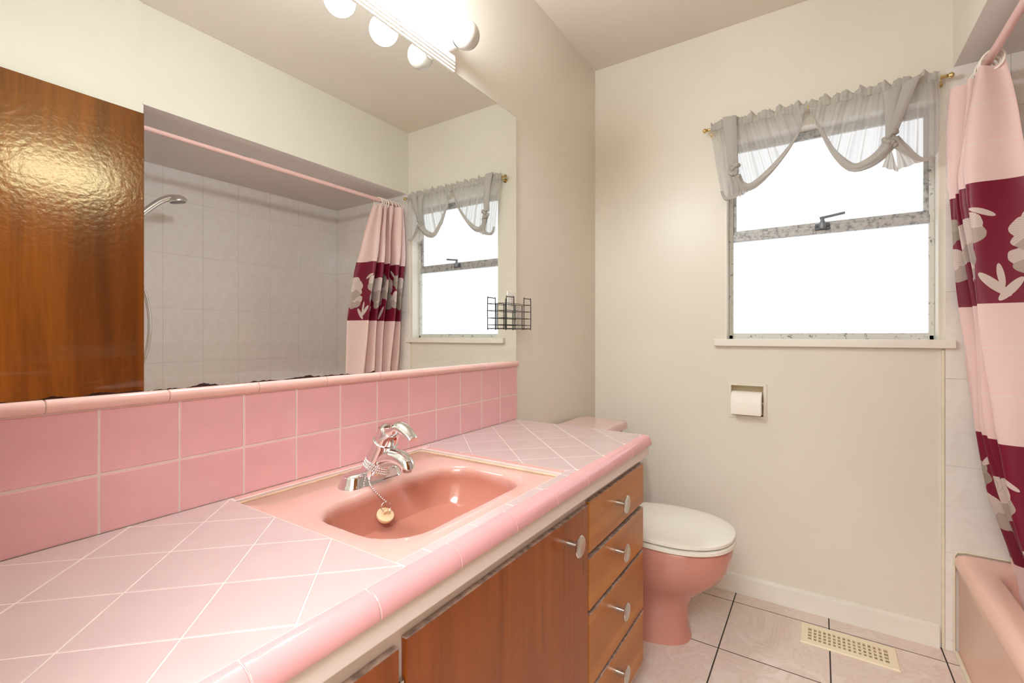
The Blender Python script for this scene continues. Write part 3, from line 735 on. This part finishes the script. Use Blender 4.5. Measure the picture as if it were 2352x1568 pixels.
for tt in range(3):                       # three turns round the leaning body
    for k in range(24):
        a = -1.2 + 2 * PI * (k / 24.0) + (0 if tt else 0)
        hgt = 0.020 + 0.005 * tt + 0.005 * k / 24.0 + 0.013 * math.cos(a - PI / 2 - 0.2)
        tb_ = hgt / 0.079; rb_ = 0.037 - 0.0135 * min(1, tb_ * 1.4) + 0.0022; rd_ = 0.0285 + 0.0022
        chain.append(Vector((fx_ - rb_ * math.sin(a + 0.5), fy_ - 0.004 - 0.040 * tb_ - rd_ * math.cos(a + 0.5), ZS + 0.008 + hgt)))
acc = []; carry = 0.0
for p, q in zip(chain, chain[1:]):
    L = (q - p).length; s = carry
    while s < L: acc.append(p.lerp(q, s / L)); s += 0.0047
    carry = s - L
bm = BM()
for p in acc: ball(bm, p, 0.0021, 8, 6)
tube(bm, chain, 0.0004, 5)
build('bead_chain', bm, M['chrome'], st, angle=60)

# ------------------------------------------------------------------ vanity light
BXL, BXR, BZ0, BZ1 = 0.565, 1.108, 1.913, 2.027
vl = thing('vanity_light', (0.8365, 0, 1.97), 'white bar light with four globe bulbs above the mirror', 'light fixture')
bm = BM()
box(bm, BXL, BXR, -0.010, -0.0003, BZ0, BZ1, 0.002); box(bm, BXL + 0.006, BXR - 0.006, -0.016, -0.009, BZ0 + 0.006, BZ1 - 0.006, 0.002)
box(bm, BXL + 0.012, BXR - 0.012, -0.022, -0.015, BZ0 + 0.012, BZ1 - 0.012, 0.002); box(bm, BXL + 0.018, BXR - 0.018, -0.027, -0.021, BZ0 + 0.018, BZ1 - 0.018, 0.002)
build('back_plate', bm, simple('white_enamelled_metal', rgb(238, 232, 222), 0.18), vl, angle=30)
for i, x in enumerate((1.055, 0.909, 0.763, 0.617)):
    bm = BM(); lathe(bm, [(0.0225, 0), (0.0225, 0.001), (0.0215, 0.030), (0.0205, 0.031), (0.0, 0.031)], (x, -0.0265, 1.969), (0, -1, 0), 28)
    so = build('socket', bm, M['white_plastic'], vl, angle=40)
    bm = BM(); lathe(bm, [(0.0185, 0.030), (0.0195, 0.0305), (0.0195, 0.034), (0.017, 0.035)], (x, -0.0265, 1.969), (0, -1, 0), 28); build('socket_ring', bm, M['dark_steel'], so, angle=40)
    prof = [(0.0165, -0.0)] + [(0.0395 * math.sin(t), 0.038 - 0.0395 * math.cos(t) - 0.0) for t in [0.45 + (PI - 0.45) * k / 16 for k in range(17)]]
    bm = BM(); lathe(bm, prof, (x, -0.0585, 1.969), (0, -1, 0), 32)
    bb = build('bulb', bm, M['bulb'] if i == 0 else M['lit_bulb'], vl, angle=60)
    bb['label'] = 'unlit white globe bulb' if i == 0 else 'glowing globe bulb'

# ------------------------------------------------------------------ wire basket on the mirror edge
wb = thing('wire_basket', (1.42, -0.005, 1.125), 'small black wire basket stuck to the right edge of the mirror', 'basket')
WY0, WY1, WX0, WX1 = -0.0085, -0.046, 1.333, 1.507
bm = BM()
for z in (1.214, 1.189, 1.163, 1.139):
    lp = rrect((WX0 + WX1) / 2, (WY0 + WY1) / 2, (WX1 - WX0) / 2, (WY0 - WY1) / 2, 0.008, z, 3)
    tube(bm, lp, 0.0011, 6, closed=True)
build('hoop_wires', bm, M['black_wire'], wb, angle=60)
for x0, x1 in ((1.338, 1.385), (1.452, 1.500)):
    bm = BM(); zb, zt = 1.126, 1.236
    tube(bm, smooth_path([(x0, WY0, 1.214), (x0, WY0, zb + 0.004), (x0, WY0 - 0.004, zb), (x0, WY1 + 0.004, zb), (x0, WY1, zb + 0.004), (x0, WY1, zt - 0.006), (x0 + 0.006, WY1, zt), (x1 - 0.006, WY1, zt), (x1, WY1, zt - 0.006), (x1, WY1, zb + 0.004), (x1, WY1 + 0.004, zb), (x1, WY0 - 0.004, zb), (x1, WY0, zb + 0.004), (x1, WY0, 1.214)], 4), 0.0016, 7)
    build('upright_wire', bm, M['black_wire'], wb, angle=60)
bm = BM()
for y in (WY0 - 0.006, (WY0 + WY1) / 2, WY1 + 0.006): tube(bm, [(WX0, y, 1.1265), (WX1, y, 1.1265)], 0.0011, 6)
build('bottom_wires', bm, M['black_wire'], wb, angle=60)
bm = BM(); box(bm, 1.402, 1.461, -0.0078, -0.0056, 1.194, 1.263, 0.0008); pad = build('adhesive_pad', bm, M['white_plastic'], wb, angle=40)
bm = BM()
for zc_ in (1.240, 1.218): tube(bm, [(1.433 + 0.008 * math.cos(2 * PI * k / 16), -0.0085, zc_ + 0.008 * math.sin(2 * PI * k / 16)) for k in range(16)], 0.0008, 6, closed=True)
build('hook', bm, M['steel'], pad, angle=60)

# ------------------------------------------------------------------ toilet
tl = thing('toilet', (1.775, -0.35, 0.0), 'dusty pink toilet with a closed white seat lid beside the vanity', 'toilet')
TX = 1.775
def egg(front, back, hw, z, n=44, pw=2.25, cx=TX, front_pw=None):
    """oval outline, rounder at the front (towards -Y)"""
    out = []; yc_ = back + (front - back) * 0.52
    for k in range(n):
        a = 2 * PI * k / n; c, s = math.cos(a), math.sin(a)
        x = hw * math.copysign(abs(c) ** (2 / pw), c); yy = math.copysign(abs(s) ** (2 / pw), s)
        y = yc_ + (yy * (yc_ - front) if yy < 0 else yy * (back - yc_))
        out.append((cx + x, y, z))
    return out
bm = BM()
loft(bm, [egg(-0.560, -0.12, 0.112, 0.0), egg(-0.557, -0.12, 0.110, 0.015), egg(-0.548, -0.12, 0.100, 0.06), egg(-0.552, -0.13, 0.098, 0.12), egg(-0.572, -0.15, 0.108, 0.165),
          egg(-0.618, -0.18, 0.134, 0.205), egg(-0.662, -0.20, 0.160, 0.245), egg(-0.686, -0.22, 0.174, 0.285), egg(-0.697, -0.23, 0.181, 0.33), egg(-0.700, -0.23, 0.183, 0.362), egg(-0.694, -0.23, 0.178, 0.370)])
box(bm, TX - 0.12, TX + 0.12, -0.26, -0.03, 0.20, 0.368, 0.02)
build('bowl', bm, M['toilet'], tl, angle=50)
bm = BM(); loft(bm, [egg(-0.702, -0.255, 0.184, 0.372), egg(-0.708, -0.252, 0.190, 0.375), egg(-0.708, -0.252, 0.190, 0.386), egg(-0.703, -0.256, 0.185, 0.3895)]); build('seat', bm, M['seat'], tl, angle=40)
bm = BM(); loft(bm, [egg(-0.700, -0.255, 0.183, 0.3915), egg(-0.706, -0.252, 0.188, 0.395), egg(-0.706, -0.252, 0.188, 0.404), egg(-0.700, -0.256, 0.183, 0.4085), egg(-0.665, -0.275, 0.158, 0.4105), egg(-0.6, -0.31, 0.11, 0.412)]); build('seat_lid', bm, M['seat'], tl, angle=40)
for s in (-1, 1):
    bm = BM(); tube(bm, [(TX + s * 0.075 - 0.018, -0.247, 0.395), (TX + s * 0.075 + 0.018, -0.247, 0.395)], 0.010, 14); build('seat_hinge', bm, M['seat'], tl, angle=40)
bm = BM(); loft(bm, [rrect(TX, -0.118, 0.215, 0.085, 0.03, 0.368), rrect(TX, -0.120, 0.235, 0.098, 0.03, 0.50), rrect(TX, -0.121, 0.240, 0.102, 0.03, 0.688)]); build('tank', bm, M['toilet'], tl, angle=40)
bm = BM(); loft(bm, [rrect(TX, -0.124, 0.245, 0.110, 0.03, 0.6885), rrect(TX, -0.125, 0.252, 0.117, 0.032, 0.694), rrect(TX, -0.125, 0.252, 0.117, 0.032, 0.712), rrect(TX, -0.125, 0.244, 0.110, 0.03, 0.722), rrect(TX, -0.125, 0.225, 0.09, 0.03, 0.725)]); build('tank_lid', bm, M['tank'], tl, angle=40)

# ------------------------------------------------------------------ paper holder and roll
ph = thing('paper_holder', (XW, (TY0 + TY1) / 2, TZ0), 'cream recessed toilet paper holder in the wall below the window', 'paper holder')
bm = BM()
for a, b, c, d in ((TY0 - 0.010, TY0 + 0.003, TZ0 - 0.009, TZ1 + 0.008), (TY1 - 0.003, TY1 + 0.010, TZ0 - 0.009, TZ1 + 0.008), (TY0, TY1, TZ1 - 0.003, TZ1 + 0.008), (TY0, TY1, TZ0 - 0.009, TZ0 + 0.004)):
    box(bm, XW - 0.005, XW + 0.002, a, b, c, d, 0.002)
build('frame', bm, M['paint'], ph, angle=40)
bm = BM()
for a, b, c, d in ((TY0, TY0 + 0.003, TZ0, TZ1), (TY1 - 0.003, TY1, TZ0, TZ1), (TY0, TY1, TZ1 - 0.003, TZ1), (TY0, TY1, TZ0, TZ0 + 0.003)): box(bm, XW, XW + 0.058, a, b, c, d)
box(bm, XW + 0.055, XW + 0.0595, TY0, TY1, TZ0, TZ1); build('recess', bm, M['cream_plastic'], ph, angle=None)
bm = BM(); tube(bm, [(XW + 0.004, TY0 + 0.002, 0.815), (XW + 0.004, TY1 - 0.002, 0.815)], 0.007, 14); build('spindle', bm, M['dark_steel'], ph, angle=40)
rl = thing('toilet_paper_roll', (XW + 0.004, -0.690, 0.815), 'white toilet paper roll in the recessed wall holder', 'paper roll')
bm = BM(); lathe(bm, [(0.0095, -0.0575), (0.0475, -0.0575), (0.048, -0.057), (0.048, 0.057), (0.0475, 0.0575), (0.0095, 0.0575)], (XW + 0.004, -0.692, 0.815), (0, 1, 0), 40); build('roll', bm, M['paper'], rl, angle=40)
bm = BM(); x_ = XW + 0.004
pr = [(x_ - 0.0490 * math.cos(a), 0.815 + 0.0490 * math.sin(a)) for a in [0.55 - 0.55 * k / 6 for k in range(7)]] + [(x_ - 0.0492, 0.80), (x_ - 0.0486, 0.780), (x_ - 0.0450, 0.768)]
loft(bm, [[(x, -0.749, z) for x, z in pr] + [(x + 0.0006, -0.749, z) for x, z in pr[::-1]], [(x, -0.636, z) for x, z in pr] + [(x + 0.0006, -0.636, z) for x, z in pr[::-1]]])
build('loose_sheet', bm, M['paper'], rl, angle=30)

# ------------------------------------------------------------------ floor register
fv = thing('floor_vent', (2.04, -1.03, 0.0), 'cream slotted heating vent in the tiled floor under the window', 'vent')
vx0, vx1, vy0, vy1 = 1.972, 2.106, -1.173, -0.891
bm = BM(); box(bm, vx0 + 0.012, vx1 - 0.012, vy0 + 0.012, vy1 - 0.012, 0.0003, 0.0012); build('duct', bm, simple('dusty_duct', rgb(168, 146, 112), 0.7, var=0.35, vscale=25), fv, angle=None)
FRX0, FRX1, FRY0, FRY1 = vx0 + 0.026, vx1 - 0.026, vy0 + 0.026, vy1 - 0.024
def ring_loop(e, z): return [(vx0 + e, vy0 + e, z), (vx1 - e, vy0 + e, z), (vx1 - e, vy1 - e, z), (vx0 + e, vy1 - e, z)]
bm = BM(); loft(bm, [ring_loop(0.0, 0.0002), ring_loop(0.0, 0.0025), ring_loop(0.003, 0.0052), [(FRX0, FRY0, 0.0056), (FRX1, FRY0, 0.0056), (FRX1, FRY1, 0.0056), (FRX0, FRY1, 0.0056)],
               [(FRX0, FRY0, 0.0004), (FRX1, FRY0, 0.0004), (FRX1, FRY1, 0.0004), (FRX0, FRY1, 0.0004)]], False, False)
build('frame', bm, M['cream_plastic'], fv, angle=30)
ns = 16
for k in range(1, ns):
    y = FRY0 + (FRY1 - FRY0) * k / ns
    bm = BM(); box(bm, FRX0, FRX1, y - 0.0034, y + 0.0034, 0.0008, 0.0054, 0.0008, 1); build('slat', bm, M['cream_plastic'], fv, angle=40)
for k in (1, 2, 3):
    x = FRX0 + (FRX1 - FRX0) * k / 4
    bm = BM(); box(bm, x - 0.0022, x + 0.0022, FRY0, FRY1, 0.0009, 0.0040, 0.0006, 1); build('cross_bar', bm, M['cream_plastic'], fv, angle=40)

# ------------------------------------------------------------------ bathtub
tb = thing('bathtub', (1.48, -1.71, 0.0), 'salmon pink alcove bathtub behind the shower curtain', 'bathtub')
bx, by, hx, hy = (XA + 0.009 + XW - 0.009) / 2, (-1.3405 + YB + 0.009) / 2, (XW - XA - 0.018) / 2, (-1.3405 - YB - 0.009) / 2
lps = [rrect(bx, by - 0.006, hx, hy - 0.006, 0.004, 0.0), rrect(bx, by - 0.006, hx, hy - 0.006, 0.004, 0.27), rrect(bx, by - 0.003, hx, hy - 0.003, 0.006, 0.293), rrect(bx, by, hx, hy, 0.008, 0.31), rrect(bx, by, hx, hy, 0.012, 0.328), rrect(bx, by - 0.002, hx - 0.002, hy - 0.004, 0.016, 0.342), rrect(bx, by - 0.006, hx - 0.008, hy - 0.012, 0.02, 0.349), rrect(bx, by - 0.012, hx - 0.02, hy - 0.024, 0.025, 0.351)]
for ex, fr, bk, r, z in ((0.075, 0.072, 0.05, 0.09, 0.351), (0.083, 0.080, 0.058, 0.10, 0.345), (0.095, 0.092, 0.068, 0.11, 0.32), (0.12, 0.115, 0.09, 0.13, 0.18), (0.16, 0.15, 0.12, 0.14, 0.09), (0.26, 0.22, 0.19, 0.14, 0.065)):
    cyy = by + (bk - fr) / 2; lps.append(rrect(bx, cyy, hx - ex, hy - (fr + bk) / 2, r, z))
bm = BM(); loft(bm, lps); build('tub_shell', bm, M['tub'], tb, angle=50)
bm = BM(); tube(bm, [(XW - 0.010, -1.3415, 0.0), (XW - 0.010, -1.3415, 0.335), (XW - 0.010, -1.348, 0.349), (XW - 0.010, -1.37, 0.353), (XW - 0.010, -2.07, 0.353)], 0.0035, 8)
tube(bm, [(XA + 0.02, -1.347, 0.002), (XW - 0.01, -1.347, 0.002)], 0.007, 8); build('caulk_bead', bm, M['caulk'], tb, angle=60)

# ------------------------------------------------------------------ shower rod, rings, curtain
RY, RZ = -1.392, 1.960
sr = thing('shower_rod', (1.48, RY, RZ), 'pink tubular shower rod spanning the bath alcove', 'shower rod')
bm = BM(); tube(bm, [(1.20, RY, RZ), (XW - 0.010, RY, RZ)], 0.0118, 20); build('outer_tube', bm, M['rod'], sr, angle=50)
bm = BM(); tube(bm, [(XA + 0.010, RY, RZ), (1.22, RY, RZ)], 0.0098, 20); build('inner_tube', bm, M['rod'], sr, angle=50)
for x, s in ((XA + 0.008, 1), (XW - 0.008, -1)):
    bm = BM(); lathe(bm, [(0.022, 0), (0.022, 0.004), (0.014, 0.012), (0.0, 0.0125)], (x, RY, RZ), (s, 0, 0), 20); build('end_cap', bm, M['rod'], sr, angle=40)

def near_x(z):
    pts = [(2.0, 1.990), (1.93, 1.985), (1.75, 1.93), (1.55, 1.885), (1.19, 1.845), (0.9, 1.83), (0.4, 1.83), (0.0, 1.83)]
    for (za, xa), (zb_, xb) in zip(pts, pts[1:]):
        if z <= za and z >= zb_: return xa + (xb - xa) * (za - z) / (za - zb_)
    return pts[-1][1]
def interp(z, pts):
    for (za, a), (zb_, b) in zip(pts, pts[1:]):
        if za >= z >= zb_: return a + (b - a) * (za - z) / (za - zb_)
    return pts[-1][1]
NF = 5.0
def curtain_pt(s, z):
    xn = near_x(z); xf = interp(z, [(2.0, 2.188), (1.2, 2.188), (0.8, 2.175), (0.4, 2.155), (0.0, 2.15)])
    cy_ = interp(z, [(2.0, -1.392), (1.9, -1.388), (1.6, -1.372), (1.2, -1.400), (0.83, -1.422), (0.61, -1.458), (0.39, -1.512), (0.0, -1.53)])
    k_ = min(1.0, 0.12 + 1.1 * s)
    amp = interp(z, [(2.0, 0.012 + 0.05 * k_), (1.93, 0.012 + 0.05 * k_), (1.8, 0.030 + 0.036 * k_), (1.5, 0.068), (0.9, 0.062), (0.5, 0.055), (0.0, 0.05)])
    ph_ = 2 * PI * NF * s
    va = 1.0 + 0.22 * math.sin(s * 17.3 + 1.0) + 0.12 * math.sin(s * 31 + z * 1.5)
    y = cy_ - amp * va * math.cos(ph_ + 0.25 * math.sin(z * 2.3 + s * 9)) + 0.006 * math.sin(z * 9 + s * 40)
    x = xn + (xf - xn) * (s + 0.020 * math.sin(2 * ph_)) + 0.006 * math.sin(ph_ * 2 + z * 3)
    return Vector((min(x, 2.192), y, z))
sc_t = thing('shower_curtain', (2.0, -1.4, 0.15), 'pink shower curtain with burgundy flowered bands bunched beside the window', 'shower curtain')
NS, NZ = 260, 120; bm = BM(); grid = []; Z0, Z1 = 1.933, 0.16
ulen = [0.0]
for i in range(NS): ulen.append(ulen[-1] + (curtain_pt((i + 1) / NS, 1.4) - curtain_pt(i / NS, 1.4)).length)
uvl = bm.loops.layers.uv.new('UVMap')
for j in range(NZ + 1):
    z = Z0 + (Z1 - Z0) * j / NZ
    row = []
    for i in range(NS + 1):
        p = curtain_pt(i / NS, z)
        if j < 4: p.z -= 0.008 * (0.5 - 0.5 * math.cos(2 * PI * NF * 2 * i / NS)) * (1 - j / 4)
        row.append(bm.verts.new(p))
    grid.append(row)
for j in range(NZ):
    for i in range(NS):
        f = bm.faces.new((grid[j][i], grid[j + 1][i], grid[j + 1][i + 1], grid[j][i + 1]))
        for lp_, (ii, jj) in zip(f.loops, ((i, j), (i, j + 1), (i + 1, j + 1), (i + 1, j))):
            lp_[uvl].uv = (ulen[ii], Z0 + (Z1 - Z0) * jj / NZ)
build('fabric', bm, M['curtain'], sc_t, angle=180)
ORD = ('first', 'second', 'third', 'fourth', 'fifth', 'sixth', 'seventh', 'eighth', 'ninth')
for k in range(9):
    s = 0.04 + 0.115 * k; x = curtain_pt(s, 1.93).x
    o = thing('curtain_ring', (x, RY, RZ - 0.016), 'ivory plastic curtain ring, %s along the pink rod from the curtain\'s free edge' % ORD[k], 'ring', 'rings on the shower rod')
    fi = 0.55 + random.uniform(-0.2, 0.25); dv = Vector((math.sin(fi), math.cos(fi), 0)); bm = BM()
    tube(bm, [Vector((x, RY, RZ - 0.0160)) + dv * 0.0275 * math.sin(a) + Vector((0, 0, 0.0305 * math.cos(a))) for a in [2 * PI * q / 32 for q in range(32)]], 0.0031, 8, closed=True)
    build('hoop', bm, M['ring'], o, angle=60)

# ------------------------------------------------------------------ hand shower (seen in the mirror)
sh = thing('hand_shower', (0.76, -1.75, 1.6), 'chrome hand shower on the bath wall, seen in the mirror', 'shower head')
bm = BM(); lathe(bm, [(0.028, 0), (0.028, 0.006), (0.012, 0.01), (0.012, 0.055), (0.0, 0.056)], (XA + 0.008, -1.75, 1.60), (1, 0, 0), 20); build('wall_bracket', bm, M['chrome'], sh, angle=40)
bm = BM(); pth = smooth_path([(0.800, -1.75, 1.565), (0.84, -1.75, 1.622), (0.90, -1.75, 1.695), (0.955, -1.75, 1.752), (1.00, -1.75, 1.782), (1.03, -1.75, 1.788)], 6)
tube(bm, pth, [0.0135 + 0.004 * i / len(pth) for i in range(len(pth))], 16); build('handle', bm, M['chrome'], sh, angle=50)
hax = Vector((0.22, 0, -1)).normalized()
bm = BM(); lathe(bm, [(0.0, -0.020), (0.018, -0.018), (0.034, -0.008), (0.042, 0.006), (0.042, 0.012), (0.036, 0.016), (0.0, 0.017)], (1.032, -1.75, 1.785), hax, 28); build('head', bm, M['chrome'], sh, angle=50)
bm = BM(); lathe(bm, [(0.034, 0.0165), (0.033, 0.020), (0.0, 0.021)], (1.032, -1.75, 1.785), hax, 28); build('spray_face', bm, M['dark_steel'], sh, angle=40)
pth = smooth_path([(0.800, -1.75, 1.563), (0.815, -1.75, 1.50), (0.865, -1.75, 1.39), (0.903, -1.75, 1.28), (0.917, -1.75, 1.15), (0.903, -1.75, 1.02), (0.86, -1.75, 0.92), (0.80, -1.75, 0.86), (0.765, -1.75, 0.85)], 30)
bm = BM(); tube(bm, pth, [0.0078 + 0.0012 * (i % 2) for i in range(len(pth))], 10); build('hose', bm, M['chrome'], sh, angle=80)

# ------------------------------------------------------------------ valance on its brass rod
VX = 2.168
def V(x, y, X=VX): return on_x(x, y, X)
rodz = 1.9945
vr = thing('valance_rod', (VX, -0.92, rodz), 'thin brass curtain rod above the window', 'curtain rod')
bm = BM(); tube(bm, [(VX, -0.545, rodz), (VX, -1.315, rodz)], 0.0055, 12); build('rod', bm, M['brass'], vr, angle=50)
for y, s in ((-0.545, 1), (-1.315, -1)):
    bm = BM(); lathe(bm, [(0.0055, 0), (0.0075, 0.002), (0.0055, 0.005), (0.0095, 0.010), (0.0095, 0.016), (0.004, 0.021), (0.0, 0.0215)], (VX, y, rodz), (0, s, 0), 18); build('finial', bm, M['brass'], vr, angle=40)
    yy = y - s * 0.014
    bm = BM(); tube(bm, [(VX, yy, rodz - 0.004), (VX + 0.02, yy, rodz - 0.010), (XW + 0.0005, yy, rodz - 0.010)], 0.004, 8); lathe(bm, [(0.012, 0), (0.012, 0.003), (0.0, 0.0031)], (XW - 0.0005, yy, rodz - 0.010), (-1, 0, 0), 16); build('bracket', bm, M['brass'], vr, angle=40)

def resample(pts, n):
    pts = smooth_path(pts, 10); L = [0.0]
    for p, q in zip(pts, pts[1:]): L.append(L[-1] + (q - p).length)
    out = []; k = 0
    for i in range(n + 1):
        s = L[-1] * i / n
        while k < len(L) - 2 and L[k + 1] < s: k += 1
        t = (s - L[k]) / max(1e-9, L[k + 1] - L[k]); out.append(pts[k].lerp(pts[k + 1], t))
    return out
def valance(label, top_px, bottom_px, sash, knot_c, rolls, tails, seed):
    rnd = random.Random(seed)
    y0, y1 = V(top_px[0], 200).y, V(top_px[1], 200).y
    t = thing('sheer_valance', (VX, (y0 + y1) / 2, rodz), label, 'valance', 'sheer valances on the window rod')
    n = 150; mrow = 26
    bot = resample([V(x, y) for x, y in bottom_px], n)
    freqs = [(rnd.uniform(14, 22), rnd.uniform(0, 6), 0.5), (rnd.uniform(28, 40), rnd.uniform(0, 6), 0.35), (rnd.uniform(60, 80), rnd.uniform(0, 6), 0.2)]
    bm_ = BM(); g_ = []
    for j in range(mrow + 1):
        v = j / mrow; row = []
        for i in range(n + 1):
            u = i / n; top_ = Vector((VX, y0 + (y1 - y0) * u, rodz - 0.004)); p = top_.lerp(bot[i], v)
            rip = sum(a * math.sin(f * u * 2.0 + ph_ + 0.6 * v) for f, ph_, a in freqs)
            p.x = VX - 0.007 - 0.010 * math.sin(PI * v) - rip * (0.005 + 0.012 * v * (1 - 0.5 * v))
            p.y += 0.004 * rip * v
            row.append(bm_.verts.new(p))
        g_.append(row)
    for j in range(mrow):
        for i in range(n): bm_.faces.new((g_[j][i], g_[j][i + 1], g_[j + 1][i + 1], g_[j + 1][i]))
    build('sheer_panel', bm_, M['sheer'], t, angle=180)
    # gathered rod pocket and ruffle heading
    bm_ = BM(); lps_ = []; m_ = 170
    for i in range(m_ + 1):
        u = i / m_; y = y0 + (y1 - y0) * u
        w_ = math.sin(u * 95 + seed) * 0.5 + math.sin(u * 173 + 2 * seed) * 0.5
        wl = math.sin(u * 41 + seed * 3) * 0.6 + math.sin(u * 67 + seed) * 0.4
        h = 0.027 + 0.008 * wl + 0.003 * w_
        ox = 0.009 * wl + 0.003 * w_
        lps_.append([(VX - 0.009 - 0.002 * w_, y, rodz - 0.010), (VX - 0.011 - 0.002 * w_, y, rodz), (VX - 0.006 - 0.002 * w_, y, rodz + 0.008), (VX - 0.004 - ox * 0.6, y, rodz + 0.016), (VX - 0.004 - ox, y + 0.003 * w_, rodz + h),
                     (VX - 0.001 - ox, y + 0.003 * w_, rodz + h), (VX + 0.001 - ox * 0.6, y, rodz + 0.016), (VX + 0.005, y, rodz + 0.008), (VX + 0.008, y, rodz), (VX + 0.006, y, rodz - 0.010)])
    loft(bm_, lps_); build('ruffle_heading', bm_, M['voile'], t, angle=60)
    # sashes: flattened bands from the rod down to the knot
    for (lx, ly, rx, ry), (lx2, ly2, rx2, ry2), off in sash:
        a0, b0 = V(lx, ly), V(rx, ry); a1, b1 = V(lx2, ly2), V(rx2, ry2); bm_ = BM(); lps_ = []
        for i in range(19):
            v = i / 18; e = v * v * (3 - 2 * v) * 0.55 + v * 0.45
            a_, b_ = a0.lerp(a1, e), b0.lerp(b1, e); c_ = (a_ + b_) / 2; hw = (b_ - a_) / 2
            th_ = 0.004 + 0.006 * v; xo = -0.016 - off - 0.012 * math.sin(PI * v)
            lp = []
            for k in range(20):
                an = 2 * PI * k / 20; r_ = 1 + 0.18 * math.sin(5 * an + v * 4)
                lp.append(c_ + hw * math.cos(an) + Vector((xo + th_ * r_ * math.sin(an), 0, 0)))
            lps_.append(lp)
        loft(bm_, lps_); build('sash', bm_, M['voile'], t, angle=60)
    # knot
    kc = V(*knot_c[:2]) + Vector((-0.028, 0, 0)); bm_ = BM()
    kp = []
    for k in range(60):
        a = 2 * PI * k / 60
        kp.append(kc + Vector((0.010 * math.sin(2 * a), (0.012 + 0.006 * math.cos(3 * a)) * math.cos(2 * a), (0.021 + 0.006 * math.cos(3 * a)) * math.sin(a))))
    tube(bm_, kp, [0.0085 + 0.002 * math.sin(k * 1.3) for k in range(60)], 10, closed=True)
    ball(bm_, kc, 0.016, 16, 10, (0.7, 1.0, 1.25)); build('knot', bm_, M['voile'], t, angle=60)
    for px, r0, r1 in rolls:
        pth_ = resample([V(x, y) + Vector((-0.024 + 0.010 * i / (len(px) - 1), 0, 0)) for i, (x, y) in enumerate(px)], 30); bm_ = BM(); lps_ = []
        for i, p in enumerate(pth_):
            v = i / 30; r = r0 + (r1 - r0) * v
            tn = (pth_[min(i + 1, 30)] - pth_[max(i - 1, 0)]).normalized(); a_ = tn.cross(Vector((1, 0, 0))).normalized(); b_ = Vector((1, 0, 0))
            lps_.append([p + (a_ * math.cos(an) + b_ * math.sin(an) * 0.75) * r * (1 + 0.20 * math.sin(4 * an + v * 7) + 0.1 * math.sin(7 * an - v * 5)) for an in [2 * PI * k / 20 for k in range(20)]])
        loft(bm_, lps_); build('gathered_hem', bm_, M['voile'], t, angle=60)
    for (xa, ya), (xb, yb), (xc, yc_) in tails:
        A, B, C_ = V(xa, ya), V(xb, yb), V(xc, yc_); bm_ = BM(); g2 = []
        for j in range(13):
            v = j / 12; row = []
            for i in range(25):
                u = i / 24; p = A.lerp(B.lerp(C_, u), v); p.x += -0.022 + 0.006 * math.sin(u * 14 + v * 2) * v
                row.append(bm_.verts.new(p))
            g2.append(row)
        for j in range(12):
            for i in range(24): bm_.faces.new((g2[j][i], g2[j][i + 1], g2[j + 1][i + 1], g2[j + 1][i]))
        build('tail', bm_, M['voile'], t, angle=180)
    return t
valance('grey sheer valance swag tied in a knot, beside the bare wall', (1633, 1855),
        [(1657, 452), (1664, 460), (1673, 462), (1695, 452), (1728, 434), (1769, 396), (1809, 349), (1829, 319), (1846, 285), (1855, 258)],
        [((1661, 273, 1693, 268), (1676, 386, 1698, 384), 0.0)], (1690, 398),
        [([(1692, 408), (1703, 428), (1728, 430), (1769, 396), (1809, 347), (1832, 310), (1850, 265)], 0.016, 0.002), ([(1692, 412), (1698, 440), (1690, 452), (1668, 458), (1658, 440)], 0.013, 0.004)],
        [((1697, 425), (1700, 456), (1722, 440))], 3)
valance('grey sheer valance swag tied in a knot, beside the shower curtain', (1858, 2158),
        [(1860, 262), (1883, 302), (1913, 352), (1944, 386), (1964, 390), (1998, 380), (2028, 356), (2042, 350), (2058, 340), (2085, 352), (2115, 369), (2140, 367), (2150, 357), (2154, 335)],
        [((2028, 213, 2070, 200), (2032, 318, 2052, 316), 0.0), ((2072, 198, 2114, 176), (2036, 318, 2060, 308), 0.008)], (2044, 326),
        [([(2040, 335), (2020, 360), (1990, 381), (1955, 388), (1915, 352), (1884, 300), (1862, 262)], 0.019, 0.002), ([(2050, 325), (2070, 342), (2092, 360), (2120, 370), (2146, 362)], 0.016, 0.005)],
        [((2043, 338), (2024, 388), (2062, 398)), ((2055, 338), (2060, 394), (2120, 374))], 5)
